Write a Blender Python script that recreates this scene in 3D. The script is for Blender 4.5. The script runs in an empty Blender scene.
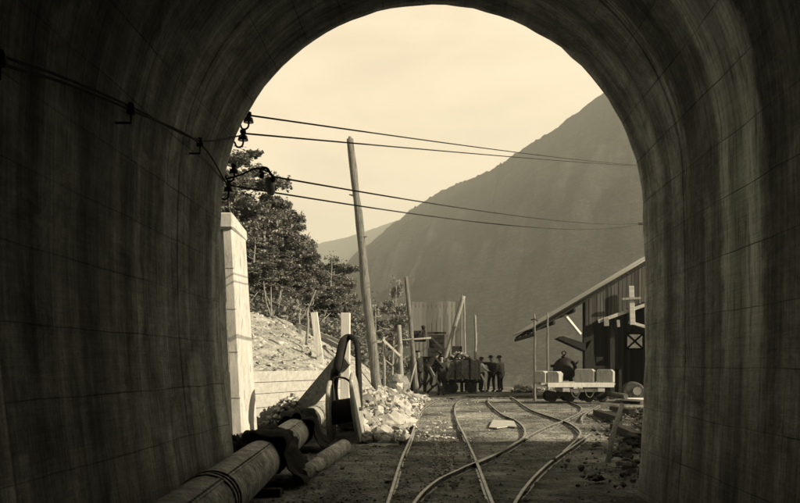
import bpy, bmesh, math, random
from mathutils import Vector, Matrix, noise
random.seed(38)
PI = math.pi
scene = bpy.context.scene
col = scene.collection
F = 800.0; VX = 437.0; VY = 365.0; H = 1.4          # lens in photo pixels, vanishing point, eye height
def P(px, py, Y): return Vector(((px-VX)/F*Y, Y, H+(VY-py)/F*Y))
def G(px, py, z=0.0):                                # a pixel on the ground
    Y = F*(H-z)/(py-VY); return Vector(((px-VX)/F*Y, Y, z))
R = random.uniform
def lerp(a, b, t): return a+(b-a)*t
def clamp(x, a=0., b=1.): return max(a, min(b, x))
def smooth(a, b, x):
    t = clamp((x-a)/(b-a)); return t*t*(3-2*t)
def fbm(v, o=4): return noise.fractal(Vector(v), 1.0, 2.0, o)

# ------------------------------------------------------------ materials
def newmat(name):
    m = bpy.data.materials.new(name); m.use_nodes = True
    nt = m.node_tree; nt.nodes.clear()
    out = nt.nodes.new('ShaderNodeOutputMaterial'); b = nt.nodes.new('ShaderNodeBsdfPrincipled')
    nt.links.new(b.outputs[0], out.inputs[0]); b.inputs['Specular IOR Level'].default_value = .12
    return m, nt, b
class NT:
    def __init__(s, nt): s.nt = nt; s.tc = nt.nodes.new('ShaderNodeTexCoord')
    def n(s, t, **kw):
        x = s.nt.nodes.new(t)
        for k, v in kw.items():
            if k in x.inputs: x.inputs[k].default_value = v
            else: setattr(x, k, v)
        return x
    def l(s, a, b): s.nt.links.new(a, b)
    def map(s, scale=(1, 1, 1), src='Object', loc=(0, 0, 0)):
        m = s.n('ShaderNodeMapping'); m.inputs['Scale'].default_value = scale; m.inputs['Location'].default_value = loc
        s.l(s.tc.outputs[src], m.inputs[0]); return m.outputs[0]
    def noise(s, vec, scale, detail=5, rough=.6, dist=0):
        x = s.n('ShaderNodeTexNoise', Scale=scale, Detail=detail, Roughness=rough, Distortion=dist); s.l(vec, x.inputs['Vector']); return x.outputs[0]
    def ramp(s, fac, *st):
        r = s.n('ShaderNodeValToRGB'); e = r.color_ramp.elements
        while len(e) < len(st): e.new(.5)
        for i, (p, c) in enumerate(st):
            e[i].position = p; c = c if isinstance(c, tuple) else (c, c, c); e[i].color = (*c, 1)
        s.l(fac, r.inputs[0]); return r.outputs[0]
    def math(s, op, a, b=None):
        m = s.n('ShaderNodeMath', operation=op)
        for i, v in enumerate((a, b)):
            if v is None: continue
            if isinstance(v, (int, float)): m.inputs[i].default_value = v
            else: s.l(v, m.inputs[i])
        return m.outputs[0]
    def mix(s, fac, a, b, mode='MIX'):
        m = s.n('ShaderNodeMix', data_type='RGBA', blend_type=mode)
        for i, v in ((0, fac), (6, a), (7, b)):
            if isinstance(v, (int, float)): m.inputs[i].default_value = v if i == 0 else (v, v, v, 1)
            else: s.l(v, m.inputs[i])
        return m.outputs[2]
    def bump(s, h, strength, dist=.02, nrm=None):
        b = s.n('ShaderNodeBump', Strength=strength, Distance=dist); s.l(h, b.inputs['Height'])
        if nrm is not None: s.l(nrm, b.inputs['Normal'])
        return b.outputs[0]
def simple(name, c0, c1, scale=4, stretch=(1, 1, 1), rough=.85, bump=.4, bdist=.02, metal=0, fine=6.0, spots=None, randobj=0.0):
    m, nt, b = newmat(name); N = NT(nt); v = N.map(stretch)
    big = N.noise(v, scale, 5, .65); f = N.noise(v, scale*fine, 4, .7)
    mixn = N.math('ADD', N.math('MULTIPLY', big, .6), N.math('MULTIPLY', f, .4))
    c = N.ramp(mixn, (.36, c0), (.64, c1))
    if spots: c = N.mix(N.ramp(N.noise(v, scale*2.3, 3, .5), (.6, 0.), (.68, 1.)), c, spots)
    if randobj:
        oi = N.n('ShaderNodeObjectInfo'); mr = N.n('ShaderNodeMapRange'); mr.inputs[3].default_value = 1-randobj; mr.inputs[4].default_value = 1+randobj
        N.l(oi.outputs['Random'], mr.inputs[0]); c = N.mix(1., c, mr.outputs[0], 'MULTIPLY')
    N.l(c, b.inputs['Base Color']); b.inputs['Roughness'].default_value = rough; b.inputs['Metallic'].default_value = metal
    if bump: N.l(N.bump(mixn, bump, bdist), b.inputs['Normal'])
    return m
M = {}
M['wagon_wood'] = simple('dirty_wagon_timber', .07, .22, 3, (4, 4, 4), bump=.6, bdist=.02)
M['spoil_dull'] = None
M['wallplank'] = simple('limewashed_plank', .24, .40, 1.4, (.7, 5, 6), bump=.5, bdist=.02, spots=.33)
M['post_wood'] = simple('weathered_log', .05, .24, 3, (6, 6, .5), bump=1., bdist=.05, spots=.05)
M['post_grain'] = simple('peeled_pole', .10, .34, 5, (7, 7, .5), bump=.6, bdist=.03, spots=.06)
M['white_wood'] = simple('pale_sawn_timber', .42, .66, 3, (8, 8, .7), bump=.35, bdist=.01)
M['grey_wood'] = simple('grey_sawn_timber', .12, .3, 3, (7, 7, .8), bump=.5, bdist=.02)
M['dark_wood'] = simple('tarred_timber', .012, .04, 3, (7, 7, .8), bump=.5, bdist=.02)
M['plank_x'] = simple('timber_grain_lengthways', .22, .46, 2.2, (.5, 7, 7), bump=.5, bdist=.015)
M['dark_iron'] = simple('sooty_iron', .015, .05, 6, rough=.6, bump=.3, metal=.3)
M['rusty_iron'] = simple('rusty_iron', .04, .1, 9, rough=.7, bump=.5, metal=.2, spots=.16)
M['porcelain'] = simple('brown_glazed_insulator', .03, .05, 4, rough=.25, bump=0)
M['wire'] = simple('tarnished_wire', .02, .04, 9, rough=.8, bump=0)
M['rock'] = simple('broken_rock', .3, .68, 3, bump=.9, bdist=.05, randobj=.1)
M['stone'] = simple('grey_stone', .1, .28, 4, bump=.9, bdist=.04)
M['canvas'] = simple('dark_oiled_canvas', .010, .03, 5, rough=1, bump=.7, bdist=.02)
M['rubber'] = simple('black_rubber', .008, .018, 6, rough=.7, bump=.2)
M['cable'] = simple('tarred_cable', .01, .025, 14, (1, 1, 8), rough=.6, bump=.8, bdist=.02)
M['concrete_pale'] = simple('fresh_pale_concrete', .27, .50, 2.6, (1.5, 1.5, .4), bump=.6, bdist=.015, spots=.24, fine=9)
M['block'] = simple('cast_concrete_block', .16, .36, 3, (6, 6, .7), bump=.5, bdist=.02)
M['skin'] = simple('skin', .14, .2, 6, rough=.6, bump=0)
M['dark_cloth'] = simple('dark_wool', .015, .035, 12, rough=.95, bump=.4)
M['grey_cloth'] = simple('grey_wool', .09, .17, 12, rough=.95, bump=.4)
M['shirt'] = simple('pale_cotton', .55, .75, 8, rough=.9, bump=.3)
M['soil'] = simple('loose_clay_soil', .12, .4, 2.4, bump=1., bdist=.12, fine=7, spots=.5)
M['bark'] = simple('tree_bark', .08, .3, 6, (5, 5, .6), bump=.8, bdist=.03, spots=.3)

def leafmat(name, c0, c1):
    m, nt, b = newmat(name); N = NT(nt)
    g = N.n('ShaderNodeNewGeometry')
    c = N.ramp(g.outputs['Random Per Island'], (0., c0), (1., c1))
    N.l(c, b.inputs['Base Color']); b.inputs['Roughness'].default_value = .55
    tr = N.n('ShaderNodeBsdfTranslucent'); N.l(c, tr.inputs[0])
    ms = N.n('ShaderNodeMixShader'); ms.inputs[0].default_value = .25
    out = [x for x in nt.nodes if x.type == 'OUTPUT_MATERIAL'][0]
    N.l(b.outputs[0], ms.inputs[1]); N.l(tr.outputs[0], ms.inputs[2]); N.l(ms.outputs[0], out.inputs[0])
    return m
M['leaf'] = leafmat('beech_leaves', .05, .27)
M['leaf2'] = leafmat('shrub_leaves', .05, .26)

def wuv(N, uv):
    n = N.n('ShaderNodeTexNoise', Scale=2.4, Detail=9., Roughness=.7); N.l(uv, n.inputs['Vector']); sc = N.n('ShaderNodeVectorMath', operation='SCALE'); sc.inputs['Scale'].default_value = .34; N.l(n.outputs['Color'], sc.inputs[0])
    ad = N.n('ShaderNodeVectorMath', operation='ADD'); N.l(uv, ad.inputs[0]); N.l(sc.outputs[0], ad.inputs[1]); sb = N.n('ShaderNodeVectorMath', operation='SUBTRACT'); sb.inputs[1].default_value = (.17, .17, .17); N.l(ad.outputs[0], sb.inputs[0]); return sb.outputs[0]
def m_lining():
    m, nt, b = newmat('tunnel_lining_concrete'); N = NT(nt)
    uv = N.map((1, 1, 1), 'UV')                       # x = metres along the tunnel, y = metres round the arch
    sx = N.n('ShaderNodeSeparateXYZ'); N.l(uv, sx.inputs[0])
    streak = N.noise(N.map((5.5, .3, 1), 'UV'), 1.6, 8, .78, .15)
    streak2 = N.noise(N.map((26, .5, 1), 'UV', (7, 3, 0)), 1.3, 8, .8)
    grain = N.noise(N.map((.9, 14, 1), 'UV'), 1.5, 5, .7)
    blot = N.noise(uv, 2.2, 10, .78, .5)
    fine = N.noise(uv, 28, 4, .7)
    s = N.math('ADD', N.math('MULTIPLY', streak, .3), N.math('ADD', N.math('MULTIPLY', streak2, .25), N.math('MULTIPLY', blot, .45)))
    c = N.ramp(s, (.39, .085), (.47, .19), (.53, .32), (.61, .54))
    sl_ = N.n('ShaderNodeSeparateXYZ'); N.l(wuv(N, uv), sl_.inputs[0])
    def band(x, a, b, e):
        def st(v, k0, k1):
            m_ = N.n('ShaderNodeMapRange', interpolation_type='SMOOTHSTEP'); m_.inputs[1].default_value = k0; m_.inputs[2].default_value = k1; N.l(v, m_.inputs[0]); return m_.outputs[0]
        return N.math('MULTIPLY', st(x, a-e, a+e), st(x, b+e, b-e))
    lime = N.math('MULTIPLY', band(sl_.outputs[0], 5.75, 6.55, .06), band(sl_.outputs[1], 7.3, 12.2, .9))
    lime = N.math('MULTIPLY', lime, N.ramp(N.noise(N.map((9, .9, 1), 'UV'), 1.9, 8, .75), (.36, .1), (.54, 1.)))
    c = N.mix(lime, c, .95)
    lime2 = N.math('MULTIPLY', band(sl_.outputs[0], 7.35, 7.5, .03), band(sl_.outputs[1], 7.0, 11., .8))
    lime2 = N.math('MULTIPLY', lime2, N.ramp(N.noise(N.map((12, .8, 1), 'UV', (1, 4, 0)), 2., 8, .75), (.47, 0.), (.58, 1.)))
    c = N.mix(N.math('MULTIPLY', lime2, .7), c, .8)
    soot = N.math('MULTIPLY', band(sl_.outputs[0], 5.5, 6.05, .2), band(sl_.outputs[1], .3, 4.6, 1.))
    c = N.mix(N.math('MULTIPLY', soot, .6), c, .09)
    c = N.mix(.35, c, N.ramp(grain, (.3, .4), (.7, 1.2)), 'MULTIPLY')
    c = N.mix(.3, c, N.ramp(fine, (.3, .5), (.7, 1.3)), 'MULTIPLY')
    # courses of board marks run along the tunnel; ring joints run round it
    br = N.n('ShaderNodeTexBrick', Scale=1.0); br.offset = .5; br.squash = 1.0
    br.inputs['Brick Width'].default_value = 1.45; br.inputs['Row Height'].default_value = .46
    br.inputs['Mortar Size'].default_value = .006; br.inputs['Mortar Smooth'].default_value = .4
    br.inputs['Color1'].default_value = (1, 1, 1, 1); br.inputs['Color2'].default_value = (.8, .8, .8, 1); br.inputs['Mortar'].default_value = (.3, .3, .3, 1)
    wob = N.n('ShaderNodeVectorMath', operation='ADD'); wn = N.n('ShaderNodeTexNoise', Scale=1.1); N.l(uv, wn.inputs['Vector'])
    wsub = N.n('ShaderNodeVectorMath', operation='SCALE'); wsub.inputs['Scale'].default_value = .05; N.l(wn.outputs['Color'], wsub.inputs[0])
    N.l(uv, wob.inputs[0]); N.l(wsub.outputs[0], wob.inputs[1]); N.l(wob.outputs[0], br.inputs['Vector'])
    gate = N.ramp(N.noise(uv, .55, 3, .5), (.4, .15), (.6, .9))
    c = N.mix(N.math('MAXIMUM', gate, lime), c, br.outputs['Color'], 'MULTIPLY')
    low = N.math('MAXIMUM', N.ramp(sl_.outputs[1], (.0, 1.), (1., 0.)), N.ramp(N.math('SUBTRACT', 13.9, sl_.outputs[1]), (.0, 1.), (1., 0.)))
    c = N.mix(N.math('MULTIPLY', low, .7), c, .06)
    ringv = N.ramp(N.noise(N.map((1.9, .12, 1), 'UV', (11, 2, 0)), 1., 3, .5), (.36, .55), (.5, 1.), (.64, 1.5))
    c = N.mix(1., c, ringv, 'MULTIPLY')
    drip = N.math('MULTIPLY', N.ramp(N.noise(N.map((34, .35, 1), 'UV', (3, 9, 0)), 1., 3, .5), (.64, 0.), (.7, 1.)), N.ramp(N.noise(uv, .8, 3, .5), (.5, 0.), (.62, .6)))
    c = N.mix(drip, c, .5)
    N.l(c, b.inputs['Base Color']); b.inputs['Roughness'].default_value = .95
    h = N.math('ADD', N.math('MULTIPLY', br.outputs['Fac'], -1.0), N.math('ADD', N.math('MULTIPLY', grain, .6), N.math('MULTIPLY', fine, .35)))
    N.l(N.bump(h, .7, .02), b.inputs['Normal'])
    return m
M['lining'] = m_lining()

def m_ground():
    m, nt, b = newmat('cinder_and_dust_ground'); N = NT(nt); v = N.map()
    big = N.noise(v, .35, 6, .6, .4); mid = N.noise(v, 2.2, 6, .65); f = N.noise(v, 26, 5, .75)
    s = N.math('ADD', N.math('MULTIPLY', big, .45), N.math('ADD', N.math('MULTIPLY', mid, .3), N.math('MULTIPLY', f, .25)))
    c = N.ramp(s, (.41, .035), (.48, .10), (.54, .22), (.62, .46))
    vo = N.n('ShaderNodeTexVoronoi', Scale=14.); N.l(v, vo.inputs['Vector'])
    peb = N.ramp(vo.outputs['Distance'], (.05, 1.7), (.3, .8))
    c = N.mix(.5, c, peb, 'MULTIPLY')
    N.l(c, b.inputs['Base Color']); b.inputs['Roughness'].default_value = .92
    h = N.math('ADD', N.math('MULTIPLY', mid, 1.), N.math('ADD', N.math('MULTIPLY', f, .5), N.math('MULTIPLY', vo.outputs['Distance'], -.6)))
    N.l(N.bump(h, .9, .05), b.inputs['Normal'])
    return m
M['ground'] = m_ground()

def m_mount():
    m, nt, b = newmat('forested_mountainside'); N = NT(nt); v = N.map()
    vo = N.n('ShaderNodeTexVoronoi', Scale=.22); N.l(v, vo.inputs['Vector'])
    big = N.noise(v, .004, 6, .62, .8); mid = N.noise(v, .03, 6, .7)
    s = N.math('ADD', N.math('MULTIPLY', big, .5), N.math('MULTIPLY', mid, .5))
    c = N.ramp(s, (.36, .02), (.52, .042), (.66, .085))
    c = N.mix(.45, c, N.ramp(vo.outputs['Distance'], (.1, 1.7), (.6, .3)), 'MULTIPLY')
    c = N.mix(.8, c, N.ramp(N.noise(v, .3, 6, .85), (.38, .3), (.62, 1.7)), 'MULTIPLY')
    N.l(c, b.inputs['Base Color']); b.inputs['Roughness'].default_value = .95
    N.l(N.bump(N.math('ADD', N.math('MULTIPLY', vo.outputs['Distance'], -.2), N.math('MULTIPLY', N.noise(v, .35, 5, .8), 1.2)), .6, 3.), b.inputs['Normal'])
    
    return m
M['mount'] = m_mount()

def m_pipe():
    m, nt, b = newmat('rust_pitted_pipe'); N = NT(nt); v = N.map()
    a = N.noise(v, 5, 7, .7, .5); f = N.noise(N.map((1, 1, 1)), 22, 6, .8); st = N.noise(N.map((4, 9, 4)), 2.2, 4, .6)
    s = N.math('ADD', N.math('MULTIPLY', a, .4), N.math('ADD', N.math('MULTIPLY', f, .5), N.math('MULTIPLY', st, .1)))
    c = N.ramp(s, (.39, .06), (.47, .18), (.54, .36), (.62, .62))
    N.l(c, b.inputs['Base Color']); b.inputs['Roughness'].default_value = .6; b.inputs['Metallic'].default_value = .1
    N.l(N.bump(s, 1., .03), b.inputs['Normal']); return m
M['pipe'] = m_pipe()

def m_boards(name, c0, c1, w=.2, axis=0):
    """sawn vertical boards: each board its own tone"""
    m, nt, b = newmat(name); N = NT(nt)
    sx = N.n('ShaderNodeSeparateXYZ'); N.l(N.tc.outputs['Object'], sx.inputs[0])
    q = N.math('FLOOR', N.math('DIVIDE', sx.outputs[axis], w))
    wn = N.n('ShaderNodeTexWhiteNoise', noise_dimensions='1D'); N.l(q, wn.inputs['W'])
    g = N.noise(N.map((9, 9, .7)), 2.4, 5, .7)
    s = N.math('ADD', N.math('MULTIPLY', wn.outputs[0], .5), N.math('MULTIPLY', g, .5))
    c = N.ramp(s, (.2, c0), (.8, c1))
    N.l(c, b.inputs['Base Color']); b.inputs['Roughness'].default_value = .85
    N.l(N.bump(g, .5, .02), b.inputs['Normal']); return m
M['boards_pale'] = m_boards('pale_shed_boards', .10, .24, .24)
M['boards_dark'] = m_boards('weathered_shaded_boards', .03, .11, .16)  # weathered boards, kept extra dark for the hillside's shade on the shed
M['corrugated'] = simple('galvanised_roof_iron', .25, .4, 3, rough=.5, bump=.2, metal=.4)

# ------------------------------------------------------------ mesh builder
ORG = {}
def tag(o, label=None, cat=None, group=None, kind=None):
    if label: o['label'] = label
    if cat: o['category'] = cat
    if group: o['group'] = group
    if kind: o['kind'] = kind
    return o
def empty(name, loc, label=None, cat=None, group=None):
    o = bpy.data.objects.new(name, None); col.objects.link(o); o.location = loc; o.empty_display_size = .2
    ORG[o] = Vector(loc); return tag(o, label, cat, group)
class MB:
    def __init__(s): s.bm = bmesh.new(); s.uv = None
    def box(s, c, size, rot=None, jit=0.0):
        vs = []
        mt = rot if rot is not None else Matrix.Identity(3)
        for x in (-1, 1):
            for y in (-1, 1):
                for z in (-1, 1):
                    d = Vector((x*size[0]/2+R(-jit, jit), y*size[1]/2+R(-jit, jit), z*size[2]/2+R(-jit, jit)))
                    vs.append(s.bm.verts.new(Vector(c)+mt @ d))
        for f in ((0, 1, 3, 2), (4, 6, 7, 5), (0, 4, 5, 1), (2, 3, 7, 6), (0, 2, 6, 4), (1, 5, 7, 3)):
            s.bm.faces.new([vs[i] for i in f])
        return s
    def beam(s, a, b, w, h=None, up=(0, 0, 1), jit=0.0, taper=1.0):
        a, b = Vector(a), Vector(b); h = h or w; d = (b-a); L = d.length; d.normalize(); up = Vector(up)
        if abs(d.dot(up)) > .97: up = Vector((0, 1, 0))
        sx = d.cross(up).normalized(); sy = sx.cross(d)
        ring = []
        for p, k in ((a, 1.), (b, taper)):
            ring.append([s.bm.verts.new(p+sx*(i*w/2*k+R(-jit, jit))+sy*(j*h/2*k+R(-jit, jit))) for i, j in ((-1, -1), (1, -1), (1, 1), (-1, 1))])
        for i in range(4): s.bm.faces.new((ring[0][i], ring[0][(i+1) % 4], ring[1][(i+1) % 4], ring[1][i]))
        s.bm.faces.new(ring[0][::-1]); s.bm.faces.new(ring[1]); return s
    def tube(s, pts, rad, seg=10, caps=True, wob=0.0, flat=1.0):
        pts = [Vector(p) for p in pts]; n = len(pts)
        rads = rad if isinstance(rad, (list, tuple)) else [rad]*n
        t0 = (pts[1]-pts[0]).normalized(); up = Vector((0, 0, 1)) if abs(t0.z) < .9 else Vector((0, 1, 0))
        sx = t0.cross(up).normalized(); rings = []
        for i, p in enumerate(pts):
            t = (pts[min(i+1, n-1)]-pts[max(i-1, 0)]).normalized()
            sx = (sx-t*sx.dot(t)).normalized(); sy = t.cross(sx)
            rings.append([s.bm.verts.new(p+(sx*math.cos(a)+sy*math.sin(a)*flat)*rads[i]*(1+R(-wob, wob))) for a in [2*PI*k/seg for k in range(seg)]])
        for i in range(n-1):
            for k in range(seg): s.bm.faces.new((rings[i][k], rings[i][(k+1) % seg], rings[i+1][(k+1) % seg], rings[i+1][k])).smooth = True
        if caps: s.bm.faces.new(rings[0][::-1]); s.bm.faces.new(rings[-1])
        return s
    def log(s, a, b, r0, r1, n=14, bend=.02, wob=.07, seg=12):
        a, b = Vector(a), Vector(b); pts = []; rr = []; ph = R(0, 9)
        for i in range(n+1):
            t = i/n; p = a.lerp(b, t); L = (b-a).length
            p = p+Vector((noise.noise(Vector((t*3+ph, 0, 0))), noise.noise(Vector((0, t*3+ph, 5))), 0))*bend*L*math.sin(PI*t)
            pts.append(p); rr.append(lerp(r0, r1, t)*(1+.12*noise.noise(Vector((t*9+ph, 3, 3)))))
        return s.tube(pts, rr, seg, True, wob)
    def lathe(s, prof, c, axis=(0, 0, 1), seg=20):
        ax = Vector(axis).normalized(); up = Vector((0, 0, 1)) if abs(ax.z) < .9 else Vector((1, 0, 0))
        sx = ax.cross(up).normalized(); sy = ax.cross(sx); rings = []
        for r, h in prof:
            rings.append([s.bm.verts.new(Vector(c)+ax*h+(sx*math.cos(2*PI*k/seg)+sy*math.sin(2*PI*k/seg))*max(r, 1e-4)) for k in range(seg)])
        for i in range(len(prof)-1):
            for k in range(seg): s.bm.faces.new((rings[i][k], rings[i][(k+1) % seg], rings[i+1][(k+1) % seg], rings[i+1][k])).smooth = True
        s.bm.faces.new(rings[0][::-1]); s.bm.faces.new(rings[-1]); return s
    def ball(s, c, r, sc=(1, 1, 1), sub=2, rough=0.0, rot=None, sd=None):
        sd = R(0, 99) if sd is None else sd
        g = bmesh.ops.create_icosphere(s.bm, subdivisions=sub, radius=1)
        for v in g['verts']:
            d = v.co.copy(); k = 1+rough*noise.noise(d*1.4+Vector((sd, sd, 0)))+rough*.5*noise.noise(d*3.4+Vector((0, sd, sd)))
            d = Vector((d.x*sc[0], d.y*sc[1], d.z*sc[2]))*r*k
            if rot is not None: d = rot @ d
            v.co = Vector(c)+d
        return s
    def prism(s, poly, off):
        """poly: 3-D points of a planar outline, off: extrusion vector"""
        off = Vector(off); a = [s.bm.verts.new(Vector(p)) for p in poly]; b = [s.bm.verts.new(Vector(p)+off) for p in poly]; n = len(a)
        s.bm.faces.new(a); s.bm.faces.new(b[::-1])
        for i in range(n): s.bm.faces.new((a[i], b[i], b[(i+1) % n], a[(i+1) % n]))
        return s
    def build(s, name, mat, parent=None, bevel=0.0, smooth=False, org=None, fixn=True):
        bm = s.bm
        if fixn: bmesh.ops.recalc_face_normals(bm, faces=bm.faces)
        if bevel:
            es = [e for e in bm.edges if len(e.link_faces) == 2 and e.calc_face_angle(0) > .7]
            bmesh.ops.bevel(bm, geom=es, offset=bevel, segments=1, affect='EDGES', clamp_overlap=True)
        if parent is not None: o0 = ORG[parent]
        elif org is not None: o0 = Vector(org)
        else:
            n = len(bm.verts); o0 = Vector((sum(v.co.x for v in bm.verts)/n, sum(v.co.y for v in bm.verts)/n, min(v.co.z for v in bm.verts)))
        for v in bm.verts: v.co -= o0
        if smooth:
            for f in bm.faces: f.smooth = True
        me = bpy.data.meshes.new(name); bm.to_mesh(me); bm.free()
        if isinstance(mat, str): mat = M[mat]
        me.materials.append(mat)
        o = bpy.data.objects.new(name, me); col.objects.link(o); ORG[o] = o0
        if parent is not None: o.parent = parent
        else: o.location = o0
        return o
def children(o): return [c for c in list(bpy.data.objects) if c.parent == o]
def copy_tree(o, kids, parent=None):
    c = o.copy(); col.objects.link(c)
    if parent is not None: c.parent = parent
    for ch in kids.get(o, []): copy_tree(ch, kids, c)
    return c

# ------------------------------------------------------------ terrain
def ground_z(X, Y):
    z = -.064+.012*noise.noise(Vector((X*.9, Y*.9, 0)))+.012*noise.noise(Vector((X*4, Y*4, 3)))
    if Y > 9.2:
        s = -X-1.8-max(0., Y-32)*.1                    # bank on the left
        if s > 0 and (X < -2.75+(Y-23)/3.31 or X < -4.7) and (Y > 17 or X < -4.0):
            r = lerp(.5, 1., clamp((Y-18)/10.)); r *= lerp(.8, 1, smooth(18.5, 21, Y)); k = 1. if (Y > 17 and X < -2.75+(Y-23)/3.31) else smooth(4.6, 5.2, -X)
            h = (2.0*(1-math.exp(-s/1.3))+.28*s+.45*max(0., s-6.5))*r*k
            h = h if s < 60 else h
            h += min(1., s*.4)*(.18*fbm((X*.8, Y*.8, 1))+.07*fbm((X*3, Y*3, 2)))*r
            z += min(h, 30.)
        s2 = X-(.27*Y+1.2)
        if s2 > 0:
            z += min(.7*s2, 3.5)*smooth(29, 24, Y)+.25*fbm((X*.5, Y*.5, 4))*min(1, s2)
            if Y > 29: z += .0
    drop = smooth(54, 120, Y+.15*abs(X))
    if X < -10: drop = smooth(60, 260, Y)
    z = z*(1-drop)+(-25)*drop
    if Y > 100: z += 1.5*noise.noise(Vector((X*.01, Y*.01, 0)))
    return z
def graded(lo, hi, a, b, fine, grow):
    v = []; x = a
    while x <= b: v.append(x); x += fine
    st = fine; x = b
    while x < hi: st *= grow; x += st; v.append(min(x, hi))
    st = fine; x = a
    while x > lo: st *= grow; x -= st; v.insert(0, max(x, lo))
    return v
def sheet(name, xs, ys, fz, mat, smooth_=True, **kw):
    vs = [(x, y, fz(x, y)) for y in ys for x in xs]; nx = len(xs); fs = []
    for j in range(len(ys)-1):
        for i in range(nx-1):
            a = j*nx+i; fs.append((a, a+1, a+nx+1, a+nx))
    me = bpy.data.meshes.new(name); me.from_pydata(vs, [], fs); me.materials.append(M[mat])
    me.polygons.foreach_set('use_smooth', [smooth_]*len(fs))
    o = bpy.data.objects.new(name, me); col.objects.link(o); return tag(o, **kw)
xs = graded(-4000, 4000, -9, 8, .16, 1.13); ys = graded(-60, 4300, 4, 36, .16, 1.09)
g = sheet('ground', xs, ys, ground_z, 'ground', kind='structure')
g.data.materials.append(M['soil']); g.data.materials.append(M['mount'])
for p in g.data.polygons:
    x, y, z = p.center
    if y > 120 or abs(x) > 60: p.material_index = 2
    elif (x < -1.8-max(0., y-32)*.1 and (y > 23 or x < -2.65+(y-23)/3.31)) or x < -4.4 and y > 9.2: p.material_index = 1
# the hill the tunnel runs into, crest roughened to break the shadow edge outside
sheet('unseen_hillside', [i*.4-60 for i in range(301)], [9.1-j*.4 for j in range(12)]+[4-j*1.6 for j in range(46)],
      lambda x, y: 8.85+.5*(9.1-y)+.6*fbm((x*.15, y*.15, 7))*min(1, (9.1-y)*.3)+.6*fbm((x*.45, y*.45, 3))+.25*fbm((x*2.2, y*2.2, 3)), 'soil', kind='structure')

# ------------------------------------------------------------ mountains
def mountain(name, crest, by, bz, kx, seed, amp, nu=300, nv=130):
    pts = [P(a, b, d) for a, b, d in crest]; n = len(pts); vs = []; fs = []
    L = [0]
    for i in range(1, n): L.append(L[-1]+(pts[i]-pts[i-1]).length)
    def at(t):
        x = t*L[-1]
        for i in range(1, n):
            if x <= L[i]+1e-6: return pts[i-1].lerp(pts[i], (x-L[i-1])/(L[i]-L[i-1]))
        return pts[-1]
    for i in range(nu+1):
        c = at(i/nu); c.z += 3.5*noise.noise(Vector((i*.9, seed, 0)))+4*noise.noise(Vector((i*.13, seed, 3)))
        b = Vector((c.x*kx-40, by, bz)); back = Vector((c.x*1.15, c.y*1.25, bz))
        for j in range(nv+1):
            t = j/nv
            p = c.lerp(b, t); p.z = bz+(c.z-bz)*(1-t)**1.12
            q = Vector((p.x*.004, p.y*.0022, seed))
            k = math.sin(PI*min(1, t*1.02))
            p.z += amp*k*(fbm(q, 6)*.9-.5*abs(noise.noise(Vector((i*.045+t*1.2, t*1.6, seed)))))
            vs.append(p)
    nvv = nv+1
    for i in range(nu):
        for j in range(nv):
            a = i*nvv+j; fs.append((a, a+1, a+nvv+1, a+nvv))
    # the far side, so that the ridge is solid
    o0 = len(vs)
    for i in range(nu+1):
        c = vs[i*nvv]; vs.append(Vector((c.x*1.2, c.y*1.3, bz)))
    for i in range(nu): fs.append((i*nvv, (i+1)*nvv, o0+i+1, o0+i))
    me = bpy.data.meshes.new(name); me.from_pydata([tuple(v) for v in vs], [], fs); me.materials.append(M['mount'])
    me.polygons.foreach_set('use_smooth', [True]*len(fs))
    o = bpy.data.objects.new(name, me); col.objects.link(o); return tag(o, kind='structure')
mountain('mountain', [(235, 374, 1350), (300, 330, 1450), (330, 280, 1500), (352, 257, 1500), (372, 241, 1500), (395, 222, 1500), (415, 207, 1450), (440, 191, 1400), (455, 185, 1350),
    (490, 170, 1300), (510, 157, 1250), (550, 132, 1180), (575, 114, 1140), (600, 95, 1100), (650, 62, 1050), (720, 30, 1000), (820, -5, 950), (1000, -40, 900)], 330, -26, .4, 3.1, 34)
mountain('far_ridge', [(120, 280, 3200), (250, 258, 3200), (307, 246, 3200), (335, 240, 3200), (358, 234, 3100), (400, 219, 3000), (450, 200, 3000), (520, 195, 3000), (700, 220, 3000)], 1700, -26, .5, 8.2, 90, 160, 60)

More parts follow.
